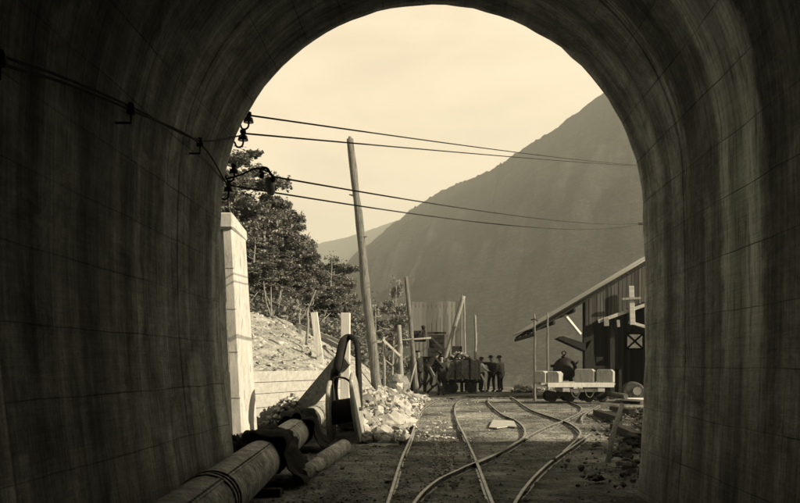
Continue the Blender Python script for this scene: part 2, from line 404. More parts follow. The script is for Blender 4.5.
# ------------------------------------------------------------ tunnel
CX = -.056; RAD = 2.37; ZC = 3.08
def profile(side_scale=1.0, grow=0.0):
    pts = []                                          # from left foot over the crown to right foot
    for i in range(12):
        t = i/12; z = lerp(-.15, ZC, t)
        k = (1-t)
        pts.append((CX-(RAD+.05*math.sin(PI*t)-.24*k**1.8)-grow, z))
    for i in range(49):
        a = PI-PI*i/48; pts.append((CX+(RAD+grow)*math.cos(a), ZC+(RAD+grow)*math.sin(a)))
    for i in range(1, 13):
        t = 1-i/12; z = lerp(-.15, ZC, t); k = 1-t
        pts.append((CX+RAD+.035*math.sin(PI*t)-.07*k**2+grow, z))
    return pts
prof = profile(); outer = profile(grow=.6)
arc = [0]
for i in range(1, len(prof)): arc.append(arc[-1]+math.dist(prof[i], prof[i-1]))
def lining():
    bm = bmesh.new(); uvl = bm.loops.layers.uv.new('uv')
    ysr = []; y = 9.0; off = []; rnd = random.Random(5); step = 0
    # rings cast one after another: small steps where they meet
    while y > -26:
        w = rnd.uniform(1.1, 1.7); o = rnd.uniform(-.009, .009); seam = y-w
        k = y
        while k > seam+.01:
            ysr.append((k, o)); k -= .12 if y > 1 else .5
        ysr.append((seam+.012, o)); ysr.append((seam+.006, .009)); y = seam
    rows = []
    for yy, o in ysr:
        row = []
        for i, (x, z) in enumerate(prof):
            dx, dz = x-CX, z-max(ZC, z) if z > ZC else 0
            dx, dz = (x-CX, z-ZC) if z > ZC else (x-CX, 0)
            l = math.hypot(dx, dz) or 1
            e = o+.004*noise.noise(Vector((x*1.2, yy*1.2, z*1.2)))+.004*noise.noise(Vector((arc[i]*9, yy*5, 0)))+(.012*noise.noise(Vector((arc[i]*3, 2, 0)))+.014*noise.noise(Vector((arc[i]*11, 5, 0))) if yy > 8.99 else 0)
            row.append(bm.verts.new((x+dx/l*e, yy, z+dz/l*e)))
        rows.append(row)
    def face(vl, uvs):
        f = bm.faces.new(vl); f.smooth = True
        for lp, u in zip(f.loops, uvs): lp[uvl].uv = u
    for j in range(len(rows)-1):
        for i in range(len(prof)-1):
            ya, yb = ysr[j][0], ysr[j+1][0]
            face((rows[j][i], rows[j][i+1], rows[j+1][i+1], rows[j+1][i]), ((ya, arc[i]), (ya, arc[i+1]), (yb, arc[i+1]), (yb, arc[i])))
    # the cut end of the lining and its outside
    o1 = [bm.verts.new((x, 9.0, z)) for x, z in outer]; o2 = [bm.verts.new((x, -26, z)) for x, z in outer]
    for i in range(len(prof)-1):
        face((rows[0][i], o1[i], o1[i+1], rows[0][i+1]), ((9, arc[i]), (9.6, arc[i]), (9.6, arc[i+1]), (9, arc[i+1])))
        face((o1[i], o2[i], o2[i+1], o1[i+1]), ((9, arc[i]), (-26, arc[i]), (-26, arc[i+1]), (9, arc[i+1])))
    # end cap added behind the camera to keep light out
    f = bm.faces.new([bm.verts.new((x, -25.5, z)) for x, z in outer]); 
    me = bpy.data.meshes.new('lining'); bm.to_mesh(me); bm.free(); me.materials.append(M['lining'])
    o = bpy.data.objects.new('lining', me); col.objects.link(o); return o
tun = empty('railway_tunnel', (0, 0, 0), 'dark concrete tunnel with a horseshoe arch framing the yard outside', 'tunnel')
lo = lining(); lo.parent = tun; ORG[lo] = Vector()
def portal():
    """unseen facade outside the arch, shaped to cast the shade: wall with an arched hole, coping on top"""
    m = MB(); bm = m.bm; top = 8.5; W = 26  # headwall out of view, raised and widened to cast the shade outside
    out = profile(grow=.35)
    for yy in (9.02, 9.62):
        pass
    a = [bm.verts.new((x, 9.03, z)) for x, z in out]; b = [bm.verts.new((x, 9.6, z)) for x, z in out]
    A = []; B = []
    for x, z in out:
        if z <= ZC: X, Z = (-W if x < 0 else W), z
        else:
            t = math.atan2(z-ZC, x-CX); s = min(W/abs(math.cos(t)) if abs(math.cos(t)) > 1e-6 else 1e9, (top-ZC)/max(1e-6, math.sin(t)))
            X, Z = CX+s*math.cos(t), ZC+s*math.sin(t); X = clamp(X, -W, W)
        A.append(bm.verts.new((X, 9.03, Z))); B.append(bm.verts.new((X, 9.6, Z)))
    for i in range(len(out)-1):
        for q in ((a[i], a[i+1], A[i+1], A[i]), (b[i], B[i], B[i+1], b[i+1]), (a[i], b[i], b[i+1], a[i+1]), (A[i], A[i+1], B[i+1], B[i])):
            try: bm.faces.new(q)
            except ValueError: pass
    o = m.build('portal_wall', 'concrete_pale', tun)
    MB().box((0, 9.3, 8.6), (52.4, .8, .2)).build('coping', 'concrete_pale', tun, bevel=.03)
portal()

# ------------------------------------------------------------ railway
def catmull(pts, n=8):
    out = []; q = [pts[0]*2-pts[1]]+pts+[pts[-1]*2-pts[-2]]
    for i in range(1, len(q)-2):
        for k in range(n):
            t = k/n; a, b, c, d = q[i-1], q[i], q[i+1], q[i+2]
            out.append(.5*((2*b)+(c-a)*t+(2*a-5*b+4*c-d)*t*t+(3*b-a-3*c+d)*t**3))
    out.append(pts[-1]); return out
def rail(pts, parent):
    m = MB(); bm = m.bm
    pr = [(-.05, -.1), (.05, -.1), (.05, -.088), (.012, -.078), (.012, -.032), (.03, -.024), (.03, -.004), (.02, 0), (-.02, 0), (-.03, -.004), (-.03, -.024), (-.012, -.032), (-.012, -.078), (-.05, -.088)]
    rings = []
    for i, p in enumerate(pts):
        t = (pts[min(i+1, len(pts)-1)]-pts[max(i-1, 0)]); t.z = 0; t.normalize(); sx = Vector((t.y, -t.x, 0))
        rings.append([bm.verts.new(p+sx*a*.7+Vector((0, 0, b*.8+.006))) for a, b in pr])
    n = len(pr)
    for i in range(len(pts)-1):
        for k in range(n): bm.faces.new((rings[i][k], rings[i][(k+1) % n], rings[i+1][(k+1) % n], rings[i+1][k]))
    bm.faces.new(rings[0]); bm.faces.new(rings[-1][::-1])
    run = 0; nxt = random.uniform(1, 4)
    for i in range(1, len(pts)-1):
        run += (pts[i]-pts[i-1]).length
        if run > nxt and pts[i].y < 30:
            t = (pts[i+1]-pts[i]).normalized(); c = pts[i]+Vector((0, 0, -.03)); nxt = run+4.6
            m.beam(c-t*.2, c+t*.2, .05, .03)
            for q in (-.14, -.05, .05, .14): m.box(c+t*q, (.075, .022, .022))
    return m.build('rail', 'rail', parent)
def m_rail():
    m, nt, b = newmat('worn_rail_steel'); N = NT(nt)
    g_ = N.n('ShaderNodeNewGeometry'); s = N.n('ShaderNodeSeparateXYZ'); N.l(g_.outputs['Normal'], s.inputs[0])
    top = N.ramp(s.outputs[2], (.8, 0.), (.95, 1.)); n1 = N.noise(N.map(), 7, 5, .6)
    c = N.mix(top, N.ramp(n1, (.4, .03), (.6, .1)), N.ramp(n1, (.35, .2), (.6, .42)))
    N.l(c, b.inputs['Base Color']); N.l(N.math('MULTIPLY', top, .55), b.inputs['Metallic']); N.l(N.ramp(top, (0., .8), (1., .38)), b.inputs['Roughness'])
    return m
M['rail'] = m_rail()
def track(label, lists, group='railway tracks in the tunnel yard', sleepers=None):
    t = empty('railway_track', (lists[0][0][0] if False else 0, 12, -.09), label, 'railway track', group)
    for L in lists: rail(catmull(L), t)
    if sleepers:
        for (p, q) in sleepers: MB().beam(p, q, .2, .1, jit=.01).build('sleeper', 'grey_wood', t, bevel=.01)
    return t
Lp = [Vector((-.5, y, 0)) for y in (-14, -6, 0, 5)]+[G(388.9, 499.8), G(401.4, 459.7), G(411, 437), G(419, 414.6), G(425.5, 407), G(432.7, 402.6), G(441, 399), G(452, 397.3), G(466, 396.6)]
Rp = [Vector((.57, y, 0)) for y in (-14, -6, 0, 5)]+[G(492, 502), G(476.6, 462), G(465.3, 437), G(457.8, 422), G(454.8, 410), G(457, 403), G(463, 400), G(474, 398.8)]
sl = []
for y in [k*.75+1.2 for k in range(18)]:
    j = R(-.05, .05); sl.append((Vector((-.98+j, y, -.125+R(-.004, .012))), Vector((1.03+j, y+R(-.05, .05), -.125+R(-.004, .012)))))
track('straight main track running out of the tunnel between the pipe and the sidings', [Lp, Rp])
B1 = [G(398, 530), G(415, 502), G(425, 490), G(440, 478.5), G(458, 470), G(470, 464.5), G(500, 452), G(515, 443), G(522, 438.5), G(525, 434), G(523.5, 427), G(515, 419.6), G(503, 414.6), G(493, 407), G(488.5, 402), G(489, 398)]
B2 = [G(477, 463), G(490, 457.3), G(505, 449.5), G(525, 438.2), G(540, 430), G(552, 425), G(563, 420.8), G(573, 416), G(580, 412), G(581.5, 408), G(578, 405.2), G(570, 402)]
track('crossover track curving right out of the main track near the tunnel mouth', [B1, B2])
C1 = [G(510, 396), G(517.6, 401), G(530, 409), G(545, 414.7), G(563, 420.5), G(572.7, 425), G(580, 431.5), G(578, 438), G(569, 446.5), G(563, 452)]
D1 = [G(500, 530), G(515.6, 502), G(525.6, 487), G(539, 472), G(555, 458.5), G(580, 441.5), G(590, 434)]
E1 = [G(581, 421), G(583, 416), G(591, 410), G(600, 405)]
track('siding track winding up to the flat trolley on the right', [C1, D1, E1])
track('straight cross track lying right across the far yard behind the main track', [[G(466, 396.3), G(520, 395.8), G(640, 395.4)], [G(440, 398), G(520, 397.2), G(560, 397.2), G(640, 397)]])

# ------------------------------------------------------------ pipe line
def pc(Y): return Vector((-1.385-.0735*Y, Y, .275))
pipe = empty('ventilation_pipe', pc(10)-Vector((0, 0, .3)), 'large rusty sheet iron pipe lying along the left side out of the tunnel', 'pipe')
PR = .238
secs = [(2.6, 6.52), (6.6, 10.1), (10.16, 13.8), (13.86, 19.3)]
for a, b in secs:
    m = MB(); n = 26; pts = [pc(lerp(a, b, i/n)) for i in range(n+1)]
    m.tube(pts, [PR*(1+.012*noise.noise(Vector((i*.4, a, 0)))) for i in range(n+1)], 32, False, .004)
    m.tube(pts[::-1], PR-.02, 32, False)
    yy = a+.08
    m.build('pipe_section', 'pipe', pipe, fixn=False)
    sm = MB(); ang = .55; off = Vector((math.sin(ang)*(PR+.003), 0, math.cos(ang)*(PR+.003)))
    sm.beam(pc(a+.06)+off, pc(b-.06)+off, .05, .008, up=off)
    while yy < b-.05:
        sm.ball(pc(yy)+off*1.02, .011, sub=1); yy += .07
    sm.build('riveted_seam', 'pipe', pipe)
for y in (10.13, 13.83):
    d = pc(y+1)-pc(y); d.normalize()
    m = MB(); m.lathe([(PR-.02, -.05), (PR+.035, -.05), (PR+.035, -.012), (PR+.004, -.012), (PR+.004, .012), (PR+.035, .012), (PR+.035, .05), (PR-.02, .05)], pc(y), d, 32)
    for k in range(12):
        a = 2*PI*k/12; m.box(pc(y)+Vector((math.cos(a)*(PR+.03), 0, math.sin(a)*(PR+.03))), (.025, .13, .025))
    m.build('flange', 'rusty_iron', pipe)
for y in (6.44, 6.68, 17.4, 18.6, 18.9):
    d = (pc(y+1)-pc(y)).normalized()
    MB().lathe([(PR-.005, -.035), (PR+.012, -.03), (PR+.012, .03), (PR-.005, .035)], pc(y), d, 32).build('strap', 'pipe', pipe)
for y in (5.0, 8.9, 12.0, 16.8):
    p = pc(y); MB().box((p.x, y, -.03), (.62, .16, .13), jit=.012).build('cradle', 'dark_wood', pipe, bevel=.01)
def tarp(y0, y1, spread_l, spread_r, label, seed, peak=.05):
    m = MB(); bm = m.bm; nu, nv = 34, 56; g_ = []
    for i in range(nu+1):
        u = i/nu; row = []
        for j in range(nv+1):
            v = j/nv*2-1
            y = lerp(y0, y1, u)+.16*noise.noise(Vector((v*2.2, seed, 0)))*(1 if u > .5 else -1)*abs(u-.5)*2
            p = pc(y); ang = v*2.0
            r = PR+.035+.035*noise.noise(Vector((u*4, v*5, seed)))+peak*abs(noise.noise(Vector((u*3.2, v*3.4, seed+5))))*1.5+.02*noise.noise(Vector((u*12, v*16, seed)))
            if abs(ang) < 1.35: x, z = p.x+math.sin(ang)*r, p.z+math.cos(ang)*r
            else:
                e = (abs(ang)-1.35)/.65; sg = 1 if ang > 0 else -1; sp = spread_r if sg > 0 else spread_l
                x = p.x+sg*(math.sin(1.35)*r+e*sp+.07*noise.noise(Vector((u*5, e*2, seed)))*e)
                z = max(-.05+.05*noise.noise(Vector((u*6, e*5, seed)))+.03, (p.z+math.cos(1.35)*r)*(1-e**.75)+.04*noise.noise(Vector((u*7, e*3, seed+2))))
            row.append(bm.verts.new((x, y, z)))
        g_.append(row)
    for i in range(nu):
        for j in range(nv): bm.faces.new((g_[i][j], g_[i+1][j], g_[i+1][j+1], g_[i][j+1])).smooth = True
    o = m.build('tarpaulin', 'canvas', org=(pc(y0).x, y0, 0))
    md = o.modifiers.new('thickness', 'SOLIDIFY'); md.thickness = .012
    return tag(o, label, 'tarpaulin', 'tarpaulins over the pipe joints')
tarp(9.4, 10.7, .5, .22, 'large dark tarpaulin draped over the nearer pipe joint', 2.3, .13)
tarp(13.2, 14.4, .22, .22, 'small dark tarpaulin wrapped over the pipe joint next to the stone pile', 7.7, .13)
# heap of dark canvas against the tunnel foot
m = MB()
m.ball((-2.36, 9.5, .16), .42, (.5, .8, 1.0), 4, .7, sd=3)
tag(m.build('canvas_bundle', 'canvas', smooth=True), 'crumpled dark canvas bundle between the pipe and the tunnel wall', 'canvas bundle')
# short pipe lying loose
a, b = G(300, 478), G(344, 448); a.z = b.z = .02
m = MB(); m.tube([a.lerp(b, t) for t in (0, .3, .36, .365, .7, .99, 1)], [.1, .1, .1, .13, .13, .13, .11], 20)
tag(m.build('short_pipe', 'pipe'), 'short length of narrow pipe lying on the ground right of the big pipe', 'pipe')

# ------------------------------------------------------------ cable drum, belt, posts
Yd = 15.2
dr = empty('cable_drum', G(345, 444, -.08), 'wooden cable drum standing on its rims beside the white post', 'cable drum')
ax = Vector((1, .0, .05)).normalized()
cl = P(331, 413, Yd); cr = P(357, 409, Yd-.05)
def flange(c, r, axis, seg=28):
    m = MB(); t = .035; m.lathe([(.04, -t), (r*.97, -t), (r, -t*.6), (r, t*.6), (r*.97, t), (.04, t)], c, axis, seg)
    for k in range(-3, 4): pass
    return m.build('drum_flange', 'flangewood', dr)
M['flangewood'] = simple('worn_drum_timber', .13, .36, 3, (3, 3, 1.2), bump=.6, bdist=.02, spots=.5)
flange(cl, .62, Vector((1, .02, .03))); flange(cr, .70, Vector((1, .0, .13)))
m = MB()
for k in range(13):
    t = k/12; c = cl.lerp(cr, .08+.84*t); m.lathe([(.17, -.03), (.225, -.018), (.235, 0), (.225, .018), (.17, .03)], c, ax, 24)
m.build('wound_cable', 'cable', dr)
MB().tube([cl-ax*.1, cr+ax*.1], .035, 10).build('axle', 'dark_iron', dr)
MB().tube(catmull([P(332, 400, Yd), P(333, 380, Yd), P(341, 377.5, Yd), P(350, 382, Yd), P(355, 396, Yd), P(355, 408, Yd)], 6), .02, 8).build('loose_cable', 'cable', dr)
wp = empty('marker_post', Vector(((345.5-VX)/F*17, 17, -.1)), 'tall white squared post standing behind the cable drum', 'post')
MB().beam(Vector(((345-VX)/F*17, 17, -.1)), P(345.7, 313, 17), .19, .16).build('post_shaft', 'white_wood', wp, bevel=.008)
MB().tube([P(345.9, 313, 17), P(346, 309, 17), P(345.2, 305, 17)], [.05, .06, .015], 8).build('iron_spike', 'dark_iron', wp)
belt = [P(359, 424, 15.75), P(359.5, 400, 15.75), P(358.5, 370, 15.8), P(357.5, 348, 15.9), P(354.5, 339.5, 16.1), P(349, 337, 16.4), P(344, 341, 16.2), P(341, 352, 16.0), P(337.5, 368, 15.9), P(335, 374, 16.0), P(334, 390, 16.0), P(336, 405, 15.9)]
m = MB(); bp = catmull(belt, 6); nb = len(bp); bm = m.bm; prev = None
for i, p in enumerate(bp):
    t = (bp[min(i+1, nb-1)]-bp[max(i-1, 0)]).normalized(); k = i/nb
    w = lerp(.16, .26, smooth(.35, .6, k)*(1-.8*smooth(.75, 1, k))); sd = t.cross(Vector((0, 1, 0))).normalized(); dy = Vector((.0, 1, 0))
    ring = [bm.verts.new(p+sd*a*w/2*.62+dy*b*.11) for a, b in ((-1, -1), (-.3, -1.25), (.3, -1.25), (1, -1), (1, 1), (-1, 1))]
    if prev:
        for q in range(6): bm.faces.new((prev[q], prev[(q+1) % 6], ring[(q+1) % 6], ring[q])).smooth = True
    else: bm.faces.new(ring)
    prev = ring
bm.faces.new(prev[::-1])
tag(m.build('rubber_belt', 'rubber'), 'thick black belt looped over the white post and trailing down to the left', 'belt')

m = MB(); m.beam(P(345, 358, 16.75), P(300, 411, 18.25), .36, .05, up=(0, -1, .15), jit=.006)  # dark slab standing in for the diagonal shadow on the low wall
tag(m.build('leaning_board', 'wagon_wood', bevel=.006), 'wide dark board added for the diagonal shadow on the low wall above the stone pile', 'board')  # stand-in for the diagonal shadow
# ------------------------------------------------------------ left: pillar, low wall, soil rail
pl = empty('concrete_pillar', (-4.1, 16.5, -.1), 'pale concrete pillar with a sloping capstone just outside the tunnel mouth on the left', 'pillar')
Yp = 16.0
def quadcol(m, bot, top):
    b = [m.bm.verts.new(p) for p in bot]; t = [m.bm.verts.new(p) for p in top]; n = len(b)
    m.bm.faces.new(b[::-1]); m.bm.faces.new(t)
    for i in range(n): m.bm.faces.new((b[i], b[(i+1) % n], t[(i+1) % n], t[i]))
    return m
bz = -.15
def col_pts(px0, px1, py, Y, d, lean=0):
    a = P(px0, py, Y); b = P(px1, py, Y); return [a, b, b+Vector((lean, d, 0)), a+Vector((lean, d, 0))]
zb = 365+800*(H+.15)/Yp
quadcol(MB(), [P(232.5, zb, Yp), P(242.5, zb, Yp), P(258, 365+800*(H+.15)/(Yp+1.0), Yp+1.0), P(246, 365+800*(H+.15)/(Yp+1.0), Yp+1.)],
        [P(222.5, 228, Yp), P(231.5, 228, Yp), P(245.5, 236, Yp+1.0), P(235, 236, Yp+1.)]).build('shaft', 'concrete_pale', pl, bevel=.015)
quadcol(MB(), [P(222, zb, Yp+.08), P(232.2, zb, Yp+.08), P(232.2, zb, Yp+.5), P(222, zb, Yp+.5)],
        [P(212, 222, Yp+.08), P(222.2, 222, Yp+.08), P(222.2, 222, Yp+.5), P(212, 222, Yp+.5)]).build('side_pier', 'concrete_pale', pl)
quadcol(MB(), [P(212, 228, Yp-.06), P(233, 228, Yp-.06), P(247.5, 242, Yp+1.08), P(230, 242, Yp+1.08)],
        [P(212, 212, Yp-.06), P(232.5, 212, Yp-.06), P(247, 231, Yp+1.08), P(230, 231, Yp+1.08)]).build('capstone', 'concrete_pale', pl, bevel=.03)
for py_ in (268, 309, 352, 398):
    t_ = (zb-py_)/(zb-228); xa = lerp(232.5, 222.5, t_); xb = lerp(242.5, 231.5, t_)
    MB().beam(P(xa-.3, py_, Yp-.004), P(xb+.2, py_, Yp-.004), .006, .012).build('formwork_joint', 'grey_wood', pl)
wl = empty('retaining_wall', (-3.5, 18.9, -.1), 'low pale plank retaining wall holding the soil bank behind the stone pile', 'wall')
wy = lambda x: 18+3.31*(x+4.16)
pz = -.15; k = 0
for top in (.09, .42, .74, 1.0, 1.26):
    x0, x1 = -4.6, -2.5
    a = Vector((x0, wy(x0)+R(-.01, .01), (pz+top)/2)); b = Vector((x1+R(-.06, .04), wy(x1)+R(-.01, .01), (pz+top)/2))
    MB().beam(a, b, .09, top-pz-.012, jit=.004).build('plank', 'wallplank', wl, bevel=.006); pz = top
for x in (-4.5, -3.5, -2.6): MB().box((x-.14, wy(x)+.03, .5), (.14, .14, 1.35)).build('stake', 'grey_wood', wl, bevel=.01)

# ------------------------------------------------------------ rocks
def rockmat(name, c0, c1):
    m, nt, b = newmat(name); N = NT(nt); v = N.map()
    gg = N.n('ShaderNodeNewGeometry'); n1 = N.noise(v, 9, 5, .7)
    s = N.math('ADD', N.math('MULTIPLY', gg.outputs['Random Per Island'], .6), N.math('MULTIPLY', n1, .5))
    N.l(N.ramp(s, (.2, c0), (.85, c1)), b.inputs['Base Color']); b.inputs['Roughness'].default_value = .9
    N.l(N.bump(n1, .7, .03), b.inputs['Normal']); return m
M['rubble'] = rockmat('freshly_broken_rock', .08, .44)
M['rubble_dark'] = rockmat('sooty_rock', .03, .13)
def rocks(spots, seed):
    m = MB(); rnd = random.Random(seed)
    for p, r in spots:
        e = Matrix.Rotation(rnd.uniform(0, 6), 3, 'Z') @ Matrix.Rotation(rnd.uniform(0, 3), 3, 'X')
        m.ball(p, r, (1, rnd.uniform(.5, .9), rnd.uniform(.35, .75)), 1 if r < .16 else 2, .75, e, rnd.uniform(0, 99))
    return m
def heap(x, y): return .62*math.exp(-((x+1.75)/.62)**2)*smooth(14.6, 17.5, y)*smooth(40, 30, y)*(.8+.5*noise.noise(Vector((x, y*.5, 9))))
sp = []; rnd = random.Random(4)
for i in range(4600):
    y = 14.9+21*rnd.random()**1.35; x = rnd.uniform(-3.0, -.62+.012*(y-15))
    if y < 15.75 and x < -1.45 or x < -2.15 and y < 20: continue
    if rnd.random() > .25+1.3*math.exp(-((x+1.6)/.75)**2): continue
    r = .03+.14*rnd.random()**3.2
    if rnd.random() < .02: r *= 2.2
    sp.append((Vector((x, y, max(-.07, ground_z(x, y)*0)+heap(x, y)+rnd.uniform(-.02, .06))), r))
tag(rocks(sp, 3).build('rubble', 'rubble'), 'long heap of pale broken rock lying left of the main track', kind='stuff')
m = MB(); bm = m.bm                                   # the fine spoil between the rocks
gr = [[bm.verts.new((x, y, heap(x, y)*(1 if x > -2.5 else .3)-.06+.03*noise.noise(Vector((x*5, y*5, 0))))) for x in [-3.6+.1*i for i in range(30)]] for y in [14.4+.25*j for j in range(104)]]
for j in range(len(gr)-1):
    for i in range(29): bm.faces.new((gr[j][i], gr[j][i+1], gr[j+1][i+1], gr[j+1][i]))
tag(m.build('spoil', 'soil', smooth=True), 'fine pale spoil filling the gaps of the rock heap', kind='stuff')
sp = [(Vector((-3.42+rnd.gauss(0, .3), 18.6+rnd.uniform(-.5, .4), 0)), rnd.uniform(.035, .09)) for _ in range(800)]
sp = [(Vector((p.x, p.y, max(0, .68*math.exp(-((p.x+3.38)/.42)**2)*rnd.random()**.6))), r) for p, r in sp]
tag(rocks(sp, 8).build('stone_pile', 'rubble'), 'pile of small light and dark stones against the low wall', kind='stuff')
sp = []
for i in range(900):
    y = rnd.uniform(6, 36); x = rnd.gauss(0, 2.4)
    if -2.4 < x < 4.5: sp.append((Vector((x, y, -.05)), .012+.03*rnd.random()**3))
for i in range(1300):
    y = rnd.uniform(9.6, 15.4); x = .1+rnd.choice((-.09, .1))+rnd.gauss(0, .035)+.05*noise.noise(Vector((y*1.5, 0, 0))); sp.append((Vector((x, y, -.05)), .01+.024*rnd.random()**2))
for i in range(260):
    y = rnd.uniform(15, 21); sp.append((Vector((-.05+rnd.gauss(0, .3), y, -.07)), .015+.06*rnd.random()**4))
tag(rocks(sp, 9).build('gravel', 'rubble'), 'pale stone chips scattered between the rails', kind='stuff')
sp = []
for i in range(700):
    y = rnd.uniform(9.5, 27); x = .262*y+.2-abs(rnd.gauss(0, .7)); sp.append((Vector((x, y, -.05+.05*rnd.random())), .02+.07*rnd.random()**4))
tag(rocks(sp, 12).build('loose_stones', 'rubble_dark'), 'dark stones and dirt strewn along the right side', kind='stuff')
sp = [(Vector((4.75+rnd.gauss(0, .3), 43+rnd.uniform(-.5, .5), .3*rnd.random()*rnd.random())), rnd.uniform(.06, .2)) for _ in range(110)]
sp += [(Vector((6.6+rnd.gauss(0, .9), 45+rnd.uniform(-1, 1), .05)), rnd.uniform(.05, .14)) for _ in range(120)]
tag(rocks(sp, 14).build('spoil_rocks', 'rubble'), 'small heap of bright rock in the far yard beside the thin shed post', kind='stuff')
for (px, py, r, lab) in ((365, 432, .16, 'dark upright stone at the foot of the rock heap'), (399, 384, .42, 'big round dark boulder on the heap by the tall log pole')):
    Y = 16 if r < .3 else 33
    m = MB(); m.ball(P(px, py, Y), r, (1, .9, .95), 3, .35); tag(m.build('boulder', 'stone', smooth=False), lab, 'boulder')
p = G(502, 424, -.03)
m = MB(); m.prism([G(489, 428, -.04), G(497, 428.6, -.03), G(508, 427, -.04), G(517, 427.8, -.03), G(514, 422, -.03), G(508, 421.2, -.02), G(493, 420.5, -.03)], (0, 0, .022))
tag(m.build('loose_board', 'plank_x'), 'flat pale board lying on the ground right of the main track', 'board')

def pebbles(name, mat, n, fpos, label, seed):
    rnd = random.Random(seed); vs = []; fs = []
    for _ in range(n):
        q = fpos(rnd)
        if q is None: continue
        x, y, r = q; z = ground_z(x, y); o = len(vs); a = rnd.uniform(0, 6.3)
        for k in range(4):
            rr = r*rnd.uniform(.6, 1.2); vs.append((x+rr*math.cos(a+k*1.57), y+rr*math.sin(a+k*1.57), z+r*rnd.uniform(-.1, .35)))
        vs.append((x+rnd.uniform(-.3, .3)*r, y+rnd.uniform(-.3, .3)*r, z+r*rnd.uniform(.4, .9)))
        fs += [(o, o+1, o+4), (o+1, o+2, o+4), (o+2, o+3, o+4), (o+3, o, o+4)]
    me = bpy.data.meshes.new(name); me.from_pydata(vs, [], fs); me.materials.append(M[mat])
    o = bpy.data.objects.new(name, me); col.objects.link(o); return tag(o, label, kind='stuff')
def gpos(rnd):
    y = 5.5+31*rnd.random()**1.3; x = rnd.uniform(-2.2-.02*y, 1.5+.2*y)
    if noise.noise(Vector((x*.7, y*.35, 2))) < rnd.uniform(-.5, .25): return None
    return x, y, .008+.02*rnd.random()**2+(.035*rnd.random() if rnd.random() < .04 else 0)
M['cinders'] = rockmat('cinders', .02, .26)
pebbles('cinders', 'cinders', 26000, gpos, 'fine cinders and grit all over the trampled yard floor', 44)
# ------------------------------------------------------------ poles and rails
def pole(name, label, pts, r0, r1, mat='post_wood', group=None, base=None, bend=.02, cat='pole'):
    a, b = pts; m = MB(); m.log(a, b, r0, r1, 18, bend)
    return tag(m.build(name, mat, org=a), label, cat, group)
def onground(px, Y, z=None):
    X = (px-VX)/F*Y; return Vector((X, Y, (ground_z(X, Y) if z is None else z)-.15))
a = onground(378, 28, .35); b = P(350, 139, 28)
big = pole('log_pole', 'tallest thick leaning log pole with a notched pointed top', (a, b), .18, .12, group='log poles of the yard', bend=.015)
m = MB(); m.tube([b-(b-a).normalized()*.1, b+Vector((-.01, 0, .09))], [.12, .04], 12); tp = m.build('pole_tip', 'post_wood', big)
for t, s_ in ((.62, 1), (.78, -1), (.31, 1)):
    q = a.lerp(b, t); m = MB(); m.tube([q, q+Vector((s_*.24, -.05, .05))], [.05, .02], 6); m.build('branch_stub', 'post_wood', big)
a = onground(417, 36, .05)
pole('log_pole', 'second log pole, half as tall, in front of the pale board shed', (a, P(406, 277, 36)), .115, .085, group='log poles of the yard')
a = onground(443, 42, .0)
pole('log_pole', 'short mottled log pole slanting up to the right over the wagon', (P(441, 372, 42), P(463.5, 296, 42)), .125, .11, 'post_grain', group='log poles of the yard')
a = onground(465.5, 43, 0)
pole('thin_pole', 'thin pale pole upright at the right edge of the board shed', (a, P(464, 299, 43)), .05, .045, 'post_grain', 'thin poles of the yard')
a = onground(476, 41.5, 0)
pole('thin_pole', 'thin upright pole behind the loaded wagon', (a, P(475, 315, 41.5)), .075, .06, 'post_grain', 'thin poles of the yard')
# railing frame left of the second pole
rf = empty('brace_stand', onground(401, 34), 'pole frame with a pale diagonal brace between the two log poles', 'frame')
MB().log(onground(402, 34, .2), P(399, 325, 34), .11, .09, 10).build('upright', 'post_grain', rf)
MB().tube([P(382, 339, 34.1), P(405, 340, 34.1), P(431, 338, 34.1)], .04, 8).build('crossbar', 'post_grain', rf)
MB().beam(P(383, 339.5, 33.85), P(400.5, 356, 33.85), .11, .08).build('brace', 'white_wood', rf)
MB().tube([P(383.5, 337, 34), onground(384.5, 34, .2)], .07, 8).build('upright', 'post_grain', rf)
MB().tube([P(416, 362, 34), onground(406, 34, .1)], .035, 6).build('prop', 'grey_wood', rf)
# posts and boards on the soil bank
a = onground(321, 24); 
m = MB(); m.beam(a, P(314, 312.5, 24), .19, .15, jit=.005)
tag(m.build('marker_post', 'white_wood', org=a), 'white squared post leaning left on top of the soil bank', 'post')
for i, (x0, y0, x1, y1, lab) in enumerate(((296, 325, 345, 345, 'upper grey handrail board running down the soil bank'), (312, 333, 345, 350, 'lower grey board on the soil bank just under the handrail board'))):
    m = MB(); m.beam(P(x0, y0, 27.5+i*.3), P(x1, y1, 27.-i*.6), .09, .16, jit=.004); tag(m.build('handrail_board', 'grey_wood'), lab, 'board', 'boards on the soil bank')
for (px, y0, y1, Y, lab) in ((300, 326, 341, 27.4, 'short grey stake holding the upper end of the handrail board'), (342, 341, 360, 27.1, 'short grey stake holding the lower end of the handrail board')):
    m = MB(); m.beam(P(px, y1+4, Y), P(px, y0, Y), .09, .09); tag(m.build('stake', 'grey_wood'), lab, 'stake', 'stakes on the soil bank')
m = MB(); m.tube(catmull([P(306.5, 345, 25), P(308, 325, 25), P(307.5, 312, 25), P(311, 302, 25), P(316, 290, 25)], 5), [.05-.0016*i for i in range(21)], 6)
m.tube([P(309, 307, 25), P(313, 304, 25), P(314, 299, 25)], [.025, .02, .008], 5)
tag(m.build('dead_sapling', 'post_grain'), 'bare pale sapling standing behind the leaning white post', 'sapling')

